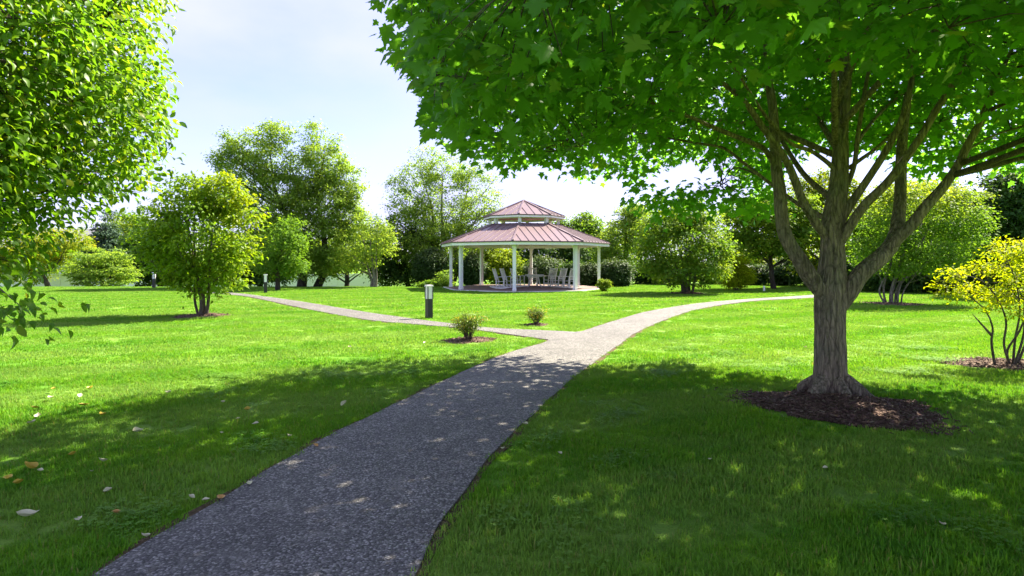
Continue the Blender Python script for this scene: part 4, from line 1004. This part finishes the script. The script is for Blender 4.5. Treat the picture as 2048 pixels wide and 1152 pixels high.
make_tree('broadleaf_tree', 'dark spreading tree behind the yellowing multi-stemmed tree', 'tree', B(318, 47), LS(47, (312, 500, 56, 62), (350, 535, 50, 40), (285, 545, 40, 32)), 'dark', 112, 230, 40, .17, .55, 'dia', 'bark_far', ((0, 0, .22),), .25, 18, yel_s(.4))
make_tree('broadleaf_tree', 'dark tree filling the gap behind the small round tree', 'tree', B(520, 44), LS(44, (515, 510, 46, 56), (470, 535, 46, 42), (440, 510, 40, 60), (545, 545, 34, 30)), 'dark', 113, 240, 40, .17, .5, 'dia', 'bark_far', ((0, 0, .22),), .25, 18, yel_s(.4))
make_tree('broadleaf_tree', 'mid-green tree below the birches by the fence', 'tree', B(690, 46), LS(46, (690, 500, 60, 50), (645, 520, 50, 40), (745, 500, 36, 40)), 'mid', 114, 170, 40, .16, .5, 'dia', 'bark_far', ((0, 0, .2),), .3, 16, yel_s(.5), zmin=2.3)
# right background
make_tree('broadleaf_tree', 'loose bluish-green tree to the right behind the gazebo cupola', 'tree', B(1160, 54), LS(54, (1165, 480, 50, 44), (1130, 462, 34, 26), (1195, 500, 40, 50), (1175, 445, 22, 18)), 'mid', 115, 220, 40, .18, .6, 'dia', 'bark_far', ((0, 0, .25),), .3, 24, yel_s(.3))
make_tree('broadleaf_tree', 'feathery green tree between the gazebo roof and the broad bushy tree', 'tree', B(1250, 48), LS(48, (1245, 490, 44, 60), (1278, 455, 36, 44), (1220, 520, 36, 46), (1262, 425, 22, 18)), 'birch', 116, 240, 42, .14, .5, 'dia', 'bark_far', ((0, 0, .22),), .3, 30, yel_s(.7))
make_tree('broadleaf_shrub', 'bright yellow-green shrub seen through the gazebo behind the left chairs', 'shrub', B(1002, 44), LS(44, (1000, 535, 42, 38), (985, 512, 30, 26), (1025, 545, 24, 30)), 'bright', 117, 170, 40, .14, .4, 'dia', 'bark_far', ((0, 0, .1), (.3, 0, .08)), .2, 14, yel_s(.3))
make_tree('broadleaf_tree', 'dark tree standing straight behind the gazebo table', 'tree', B(1100, 50), LS(50, (1090, 505, 62, 50), (1045, 525, 40, 44), (1140, 525, 44, 46), (960, 520, 46, 44)), 'dark', 118, 300, 40, .18, .55, 'dia', 'bark_far', ((0, 0, .25),), .2, 18, yel_s(.6))
make_tree('broadleaf_tree', 'broad bushy multi-stemmed tree on the lawn across from the gazebo', 'tree', T17, LS(T17.y, (1365, 490, 84, 66), (1332, 455, 50, 42), (1408, 465, 46, 52), (1372, 540, 82, 30), (1310, 510, 36, 44), (1430, 515, 30, 40), (1372, 428, 46, 26)),
          'mid', 119, 420, 42, .13, .36, 'lo', 'bark_small', ((-.12, 0, .07), (.1, .05, .07), (.2, -.03, .06), (-.22, .04, .05), (0, -.1, .06)), .25, 44, yel_s(.55))
make_tree('broadleaf_tree', 'taller olive-green tree with a straight dark trunk by the far path bend', 'tree', B(1548, 34), LS(34, (1540, 465, 70, 62), (1500, 440, 56, 50), (1590, 450, 50, 66), (1545, 420, 50, 40), (1480, 490, 40, 40)), 'mid', 120, 330, 42, .13, .42, 'dia', 'bark_far', ((0, 0, .14),), .35, 40, yel_s(.6), zmin=1.7)
make_tree('golden_shrub', 'small golden-green shrub beside the broad bushy tree', 'shrub', B(1472, 32.6), LS(32.6, (1472, 552, 32, 24), (1468, 528, 18, 20), (1492, 545, 16, 22)), 'gold', 121, 110, 36, .09, .24, 'dia', 'bark_small', ((0, 0, .04), (.1, 0, .03), (-.1, 0, .03)), .2, 20, yel_s(.4))
make_tree('broadleaf_tree', 'yellow-green sunlit tree beyond the straight dark trunk', 'tree', B(1515, 44), LS(44, (1525, 530, 54, 28), (1580, 525, 40, 34), (1480, 515, 40, 36)), 'bright', 122, 170, 40, .15, .5, 'dia', 'bark_far', ((0, 0, .15),), .2, 18, yel_s(.4))
make_tree('broadleaf_tree', 'pale green tree showing between the forks of the maple', 'tree', B(1640, 36), LS(36, (1600, 400, 46, 46), (1660, 380, 46, 40), (1640, 430, 60, 60), (1690, 470, 56, 60), (1610, 500, 50, 50), (1720, 430, 50, 50)), 'bright', 123, 300, 42, .14, .48, 'dia', 'bark_far', ((0, 0, .18),), .25, 30, yel_s(.4))
def yel22(P, cl, rng):
    return np.clip((P[:, 2] - 3.0) / 1.5, 0, 1) * (.2 + .6 * cl)
make_tree('vase_shrub', 'tall vase-shaped shrub with a fan of pale stems and gold-tipped top', 'shrub', T22, LS(T22.y, (1840, 435, 100, 52), (1755, 465, 62, 52), (1905, 425, 66, 50), (1830, 390, 76, 32), (1860, 498, 92, 40), (1765, 512, 66, 38), (1930, 470, 50, 50), (1825, 525, 90, 26)),
          'mid', 124, 430, 42, .10, .32, 'lo', 'bark_pale', ((-.26, 0, .03), (-.16, .1, .034), (-.05, -.1, .034), (.05, .1, .034), (.15, -.05, .034), (.24, .05, .03), (.31, 0, .025), (-.33, 0, .022), (.1, .02, .03), (-.1, .0, .03)), .3, 60, yel22)
make_tree('broadleaf_tree', 'broad green tree rising behind the vase-shaped shrub', 'tree', B(1840, 35), LS(35, (1840, 420, 90, 62), (1780, 460, 70, 60), (1910, 440, 70, 66), (1850, 490, 90, 50)), 'mid', 126, 330, 42, .15, .5, 'dia', 'bark_far', ((0, 0, .18),), .25, 24, yel_s(.4))
make_tree('evergreen_tree', 'dark evergreen tree behind the golden shrub', 'tree', B(2005, 27), LS(27, (2000, 425, 60, 62), (2030, 510, 66, 62), (1965, 530, 60, 44), (2090, 470, 80, 90), (2040, 380, 60, 50)), 'dark', 125, 380, 42, .15, .42, 'dia', 'bark_far', ((0, 0, .2),), .2, 22, yel_s(.3))
# understorey shrubs closing the edge of the lawn
under = [(1145, 40.5, 24, 40, 'dark', 'low dark shrub beside the gazebo, between two rhododendrons'), (1290, 42, 40, 40, 'dark', 'low dark shrub left of the broad bushy tree'), (1340, 41, 44, 44, 'dark', 'dark shrub right behind the broad bushy tree'),
         (1425, 42, 46, 44, 'dark', 'dark shrub between the broad bushy tree and the golden shrub'), (1500, 40, 36, 34, 'rhodo', 'grey-green shrub behind the small golden shrub'), (1570, 39, 36, 46, 'rhodo', 'grey-green shrub under the straight dark trunk'),
         (1630, 37, 46, 52, 'dark', 'dark shrub behind the maple trunk'), (1705, 33, 40, 56, 'dark', 'dark shrub just past the maple trunk'), (1775, 31, 46, 60, 'dark', 'dark shrub behind the vase-shaped shrub stems'),
         (1850, 30, 50, 66, 'dark', 'dark shrub between the vase-shaped shrub and the evergreen'), (1925, 29, 52, 70, 'dark', 'dark shrub in front of the evergreen tree'), (2010, 28, 56, 80, 'dark', 'dark shrub behind the golden shrub at the lawn edge'), (2100, 26, 60, 90, 'dark', 'dark shrub at the lawn edge past the golden shrub')]
for i, (px_, Y, rx, hh, mt, lb) in enumerate(under):
    s = Y / F; bx, by = B(px_, Y)
    make_tree('shrub', lb, 'shrub', (bx, by), [(bx, by, hh * s * .55 + float(hgt(bx, by)), rx * s, rx * s * .8, hh * s * .55), (bx + rx * s * .3, by, hh * s * .7, rx * s * .6, rx * s * .5, hh * s * .45)], mt, 300 + i, 120, 36, .13, .34, 'dia', 'bark_far', ((0, 0, .06), (.15, 0, .05)), .1, 10, yel_s(.5))
# rhododendrons round the gazebo
def rhodo(lb, px_, Y, pyc, rx, ry, seed, extra=()):
    s = Y / F; bx, by = B(px_, Y); c = at(px_, pyc, Y)
    lo = [(c.x, Y, c.z, rx * s, rx * s * .9, ry * s)] + [lobe(*e, Y) for e in extra]
    def ye(P, cl, rng): return np.clip((P[:, 2] - c.z - .1) / (ry * s), 0, 1) ** 1 * (.25 + .6 * cl)  # sun sheen put into the leaf colour: paler towards the bush top
    make_tree('rhododendron', lb, 'shrub', (bx, by), lo, 'rhodo', seed, 230, 42, .125, .28, 'lo', 'bark_far', ((0, 0, .06), (.2, 0, .05), (-.2, .1, .05)), .1, 12, ye, shell=.72, group='rhododendrons around the gazebo')
rhodo('large rounded rhododendron to the left of the gazebo, outside its posts', 862, 41, 536, 32, 37, 401)
rhodo('dark rhododendron seen between the left-hand gazebo posts', 945, 42.5, 540, 26, 32, 402)
rhodo('wide domed rhododendron behind the gazebo chairs', 1090, 42.5, 545, 46, 30, 403)
rhodo('lower rhododendron seen between the two right-hand gazebo posts', 1180, 39.5, 552, 24, 24, 404)
rhodo('rhododendron with sun sheen tinted into its top, just right of the gazebo', 1231, 38, 549, 28, 28, 405)
make_tree('clipped_shrub', 'small round clipped shrub at the gazebo floor edge', 'shrub', g(1208, 583), LS(31.5, (1208, 571, 12, 10), (1204, 568, 8, 8), (1214, 569, 8, 8)), 'bright', 406, 60, 40, .05, .1, 'dia', 'bark_small', ((0, 0, .03),), .1, 6, shell=.6)
make_tree('leafy_shrub', 'pale leafy shrub at the foot of the large left rhododendron', 'shrub', B(890, 39), LS(39, (890, 558, 14, 18), (884, 566, 18, 10)), 'birch', 407, 50, 36, .09, .2, 'dia', 'bark_small', ((0, 0, .03),), .1, 6)
make_tree('leafy_shrub', 'low shrub in front of the large left rhododendron', 'shrub', B(858, 36.8), LS(36.8, (858, 569, 18, 7), (846, 570, 12, 6)), 'mid', 408, 40, 36, .08, .16, 'dia', 'bark_small', ((0, 0, .02),), .1, 5)
# small lawn shrubs
def twig_shrub(lb, base, w, h, seed, nst, nclust):
    rng = np.random.default_rng(seed); base = Vector((base.x, base.y, 0)); root = empty('small_shrub', base); tag(root, lb, 'shrub', 'small shrubs by the path fork')
    mb = MB(); tips = []
    for i in range(nst):
        a = rng.uniform(0, 6.283); sp_ = rng.uniform(.15, 1) ** .7; L = h * rng.uniform(.7, 1.0) * (1.05 - .35 * sp_ ** 2)
        tip = Vector((math.cos(a) * w * .5 * sp_, math.sin(a) * w * .5 * sp_, L)); b = Vector((math.cos(a) * .03, math.sin(a) * .03, -.02))
        mid = Vector((tip.x * .42, tip.y * .42, L * .55)); p, q = crom([b, mid, tip], [.009, .006, .0025], 4); mb.tube(p, q, 5, cap=False)
        tips += [p[k] for k in range(4, len(p))]
        for _ in range(2):
            s0 = p[rng.integers(3, 7)]; e = s0 + Vector((rng.normal(0, .08), rng.normal(0, .08), abs(rng.normal(.07, .05)))); mb.tube([s0, e], [.004, .002], 4, cap=False); tips.append(e)
    mb.build('stems', MATS['bark_small'], root, (0, 0, 0), True)
    C = np.array([tuple(t) for t in tips]) + np.array(base); C = C[C[:, 2] > h * .33]
    per = 16; P, D, Nn = scatter(rng, C, unit(C - np.array(base)), per, np.full(len(C), .085), .8); n = len(P)
    cl = np.repeat(rng.uniform(0, 1, len(C)), per)
    yl = np.clip((cl > .84) * rng.uniform(.3, 1, n) + (rng.uniform(0, 1, n) > .94) * .5, 0, 1)
    leaves('foliage', LM['twiggy'], root, base, P, D, Nn, rng.uniform(.022, .042, n), rng.uniform(0, 1, n), yl, 'lo')
twig_shrub('fan-shaped small shrub with orange-tinged leaves before the branch path', SB1, .78, .62, 501, 30, 0)
twig_shrub('little rounded twiggy shrub on the lawn wedge across the branch path', SB2, .56, .44, 502, 22, 0)

# golden shrub at the right
rng = np.random.default_rng(600); yb = Vector((YS.x, YS.y, 0)); ys = empty('golden_shrub', yb); tag(ys, 'golden-yellow open shrub with thin bare stems in a mulch patch', 'shrub')
Yg = YS.y; mb = MB(); nodes = []
stems_px = [[(2022, 735), (2008, 690), (2012, 640), (1990, 590), (1960, 560), (1920, 548)], [(2026, 735), (2030, 680), (2040, 620), (2030, 560), (2010, 510)], [(2032, 735), (2050, 690), (2070, 630), (2090, 560), (2100, 500)],
            [(1990, 722), (1983, 685), (1985, 655), (1970, 620), (1935, 590), (1890, 560)], [(2020, 735), (2015, 700), (2040, 660), (2060, 600), (2062, 540), (2040, 490)], [(1984, 672), (1960, 645), (1945, 628)], [(2028, 735), (2048, 665), (2050, 600), (2075, 560), (2120, 530)]]
for i, st in enumerate(stems_px):
    dy = rng.uniform(-.3, .3); pts = [at(a, b, Yg + dy * k / len(st)) for k, (a, b) in enumerate(st)]; pts[0].z = min(pts[0].z, 0.0) if i != 5 else pts[0].z
    p, q = crom(pts, list(np.linspace(.02, .004, len(pts))), 4); mb.tube(p, q, 7); nodes += [tuple(v) for v in p[4:]]
lob = [lobe(a, b, c_, d_ * 1.7, Yg + e * 1.6) for a, b, c_, d_, e in ((2012, 503, 48, 12, 0), (1975, 535, 42, 10, .1), (1910, 552, 34, 9, -.1), (1895, 578, 30, 9, -.2), (1945, 585, 40, 10, .1), (2005, 590, 44, 12, .2), (2050, 545, 50, 14, .2), (2040, 625, 36, 10, -.2), (1985, 612, 26, 8, -.1), (2070, 500, 50, 16, 0), (2110, 570, 60, 22, .3), (2090, 620, 46, 12, 0), (2030, 560, 40, 10, -.3))]
C, Dd, li = cluster_points(rng, lob, 270, .0); nd = np.array(nodes)
for c in C[::2]:
    i = np.linalg.norm(nd - c, axis=1).argmin(); a = Vector(nd[i]); b = Vector(c); mb.tube([a, a.lerp(b, .5) + Vector((0, 0, .02)), b], [.005, .0035, .002], 4, cap=False)
mb.build('stems', MATS['bark_small'], ys, yb, True)
P, D, Nn = scatter(rng, C, Dd, 22, np.full(len(C), .13), .5); n = len(P); cl = np.repeat(rng.uniform(0, 1, len(C)), 22)
leaves('foliage', LM['gold'], ys, yb, P, D, Nn, rng.uniform(.035, .065, n), rng.uniform(0, 1, n), np.clip(cl * rng.uniform(0, 1, n), 0, 1), 'lo')

# far woodland that reads as one mass
rng = np.random.default_rng(900); lob = []
for x in np.arange(-75, 95, 4.5):
    Y = 72 + rng.uniform(-4, 8); top = 5.5 + rng.uniform(-1, 1.5) + (3.2 if x > 24 else 2.0 if x > 12 else -0.5) 
    lob.append((x, Y, top * .5 - .8, 4.0, 3, top * .55))
C, Dd, li = cluster_points(rng, lob, 1500, .6); P, D, Nn = scatter(rng, C, Dd, 22, np.full(len(C), 1.0), .7); n = len(P)
wo = leaves('woodland', LM['mid'], None, (0, 0, 0), P, D, Nn, rng.uniform(.3, .5, n), rng.uniform(0, 1, n), rng.uniform(0, .4, n), 'dia'); tag(wo, 'far belt of green woodland closing the view', 'woodland', kind='stuff')

# ------------------------------------------------------------------ fallen leaves
def fallen_mesh(seed):
    rg = np.random.default_rng(seed); V = []; fs = []; nx_, ny_ = 6, 4; curl = rg.uniform(.5, 1.3); cup = rg.uniform(.5, 2.0)
    for i in range(nx_ + 1):
        t = i / nx_; w = .31 * math.sin(math.pi * min(1, t ** .8)) ** .8 if 0 < t < 1 else .004
        for j in range(ny_ + 1):
            s = j / ny_ * 2 - 1; V.append((t - .5, w * s, .06 + curl * (t - .45) ** 2 * .9 + cup * (w * s) ** 2 * 2.2 + rg.normal(0, .006)))
    for i in range(nx_):
        for j in range(ny_):
            a = i * (ny_ + 1) + j; fs.append((a, a + ny_ + 1, a + ny_ + 2, a + 1))
    me = bpy.data.meshes.new('fallen_leaf'); me.from_pydata(V, [], fs); me.update(); return me
FLM = {}
for nm, c in (('yellow', (0.42, 0.31, 0.03)), ('pale', (0.50, 0.48, 0.30)), ('orange', (0.48, 0.26, 0.08))):
    FLM[nm] = plain('fallen_' + nm, c, .55, .25, 2.0)
def crp(x, y): return (x / 2.926, 760 + y / 2.926)
FL = [(crp(220,243),'pale',.08),(crp(185,280),'pale',.09),(crp(297,130),'pale',.08),(crp(315,75),'yellow',.08),(crp(530,72),'yellow',.08),(crp(205,190),'yellow',.08),(crp(490,175),'yellow',.1),(crp(597,232),'yellow',.07),(crp(803,332),'pale',.09),(crp(600,510),'pale',.07),
      (crp(170,555),'yellow',.11),(crp(235,568),'pale',.05),(crp(50,615),'yellow',.08),(crp(105,645),'yellow',.07),(crp(630,690),'pale',.06),(crp(1290,718),'orange',.075),(crp(1205,742),'pale',.045),(crp(1118,728),'pale',.05),(crp(155,845),'pale',.107),(crp(460,862),'pale',.06),(crp(685,820),'orange',.06),
      (crp(850,962),'pale',.05),(crp(1460,628),'pale',.06),(crp(1845,403),'orange',.06),(crp(1690,360),'pale',.06),(crp(1495,285),'pale',.06),(crp(1395,252),'pale',.04),(crp(1305,155),'pale',.06),(crp(1450,200),'yellow',.07),(crp(2015,168),'pale',.09),(crp(985,100),'pale',.09),(crp(425,470),'yellow',.06),(crp(540,570),'pale',.04),(crp(1295,340),'pale',.04),
      ((1120,918),'pale',.05),((1050,858),'pale',.06),((1005,908),'pale',.04),((1885,1064),'pale',.05),((1650,948),'pale',.04),((700,700),'pale',.08),((850,690),'pale',.07),((1610,700),'pale',.07),((1420,930),'pale',.03),((160,800),'pale',.08)]
fmesh = {}
for k in FLM:
    for v in range(3):
        me = fallen_mesh(v * 7 + len(k)); me.materials.append(FLM[k]); fmesh[k, v] = me
def leaf_label(k, s, on, p):
    edge = pdist(np.array([[p.x, p.y]]), POLY)[0] < .16
    if k == 'orange': return ('orange-brown fallen leaf at the footpath edge' if edge or on else 'orange-brown fallen leaf sunk in the shaded grass')
    if k == 'yellow': return ('large yellow curled fallen leaf on the shaded grass' if s > .105 else 'yellow curled fallen leaf lying on the grass')
    if edge or on: return 'pale fallen leaf at the edge of the footpath'
    if s > .105: return 'largest pale fallen leaf, lying on the shaded grass'
    if p.x > 0: return 'small pale fallen leaf on the grass on the maple side of the path'
    return 'pale fallen leaf on the lawn opposite the maple' if s >= .07 else 'small pale fallen leaf on the lawn opposite the maple'
rng = np.random.default_rng(70)
for i, (pp, k, s) in enumerate(FL):
    p = g(*pp); on = inside(np.array([[p.x, p.y]]), POLY)[0]
    o = bpy.data.objects.new('fallen_leaf', fmesh[k, i % 3]); COL.objects.link(o)
    o.location = (p.x, p.y, .022 if on else .042); o.scale = (s * 1.1,) * 3; o.rotation_euler = (rng.normal(0, .2), rng.normal(0, .2), rng.uniform(0, 6.28) )
    tag(o, leaf_label(k, s, on, p), 'leaf', k + ' fallen leaves')
print('tris', sum(len(o.data.polygons) for o in SC.objects if o.type == 'MESH'))
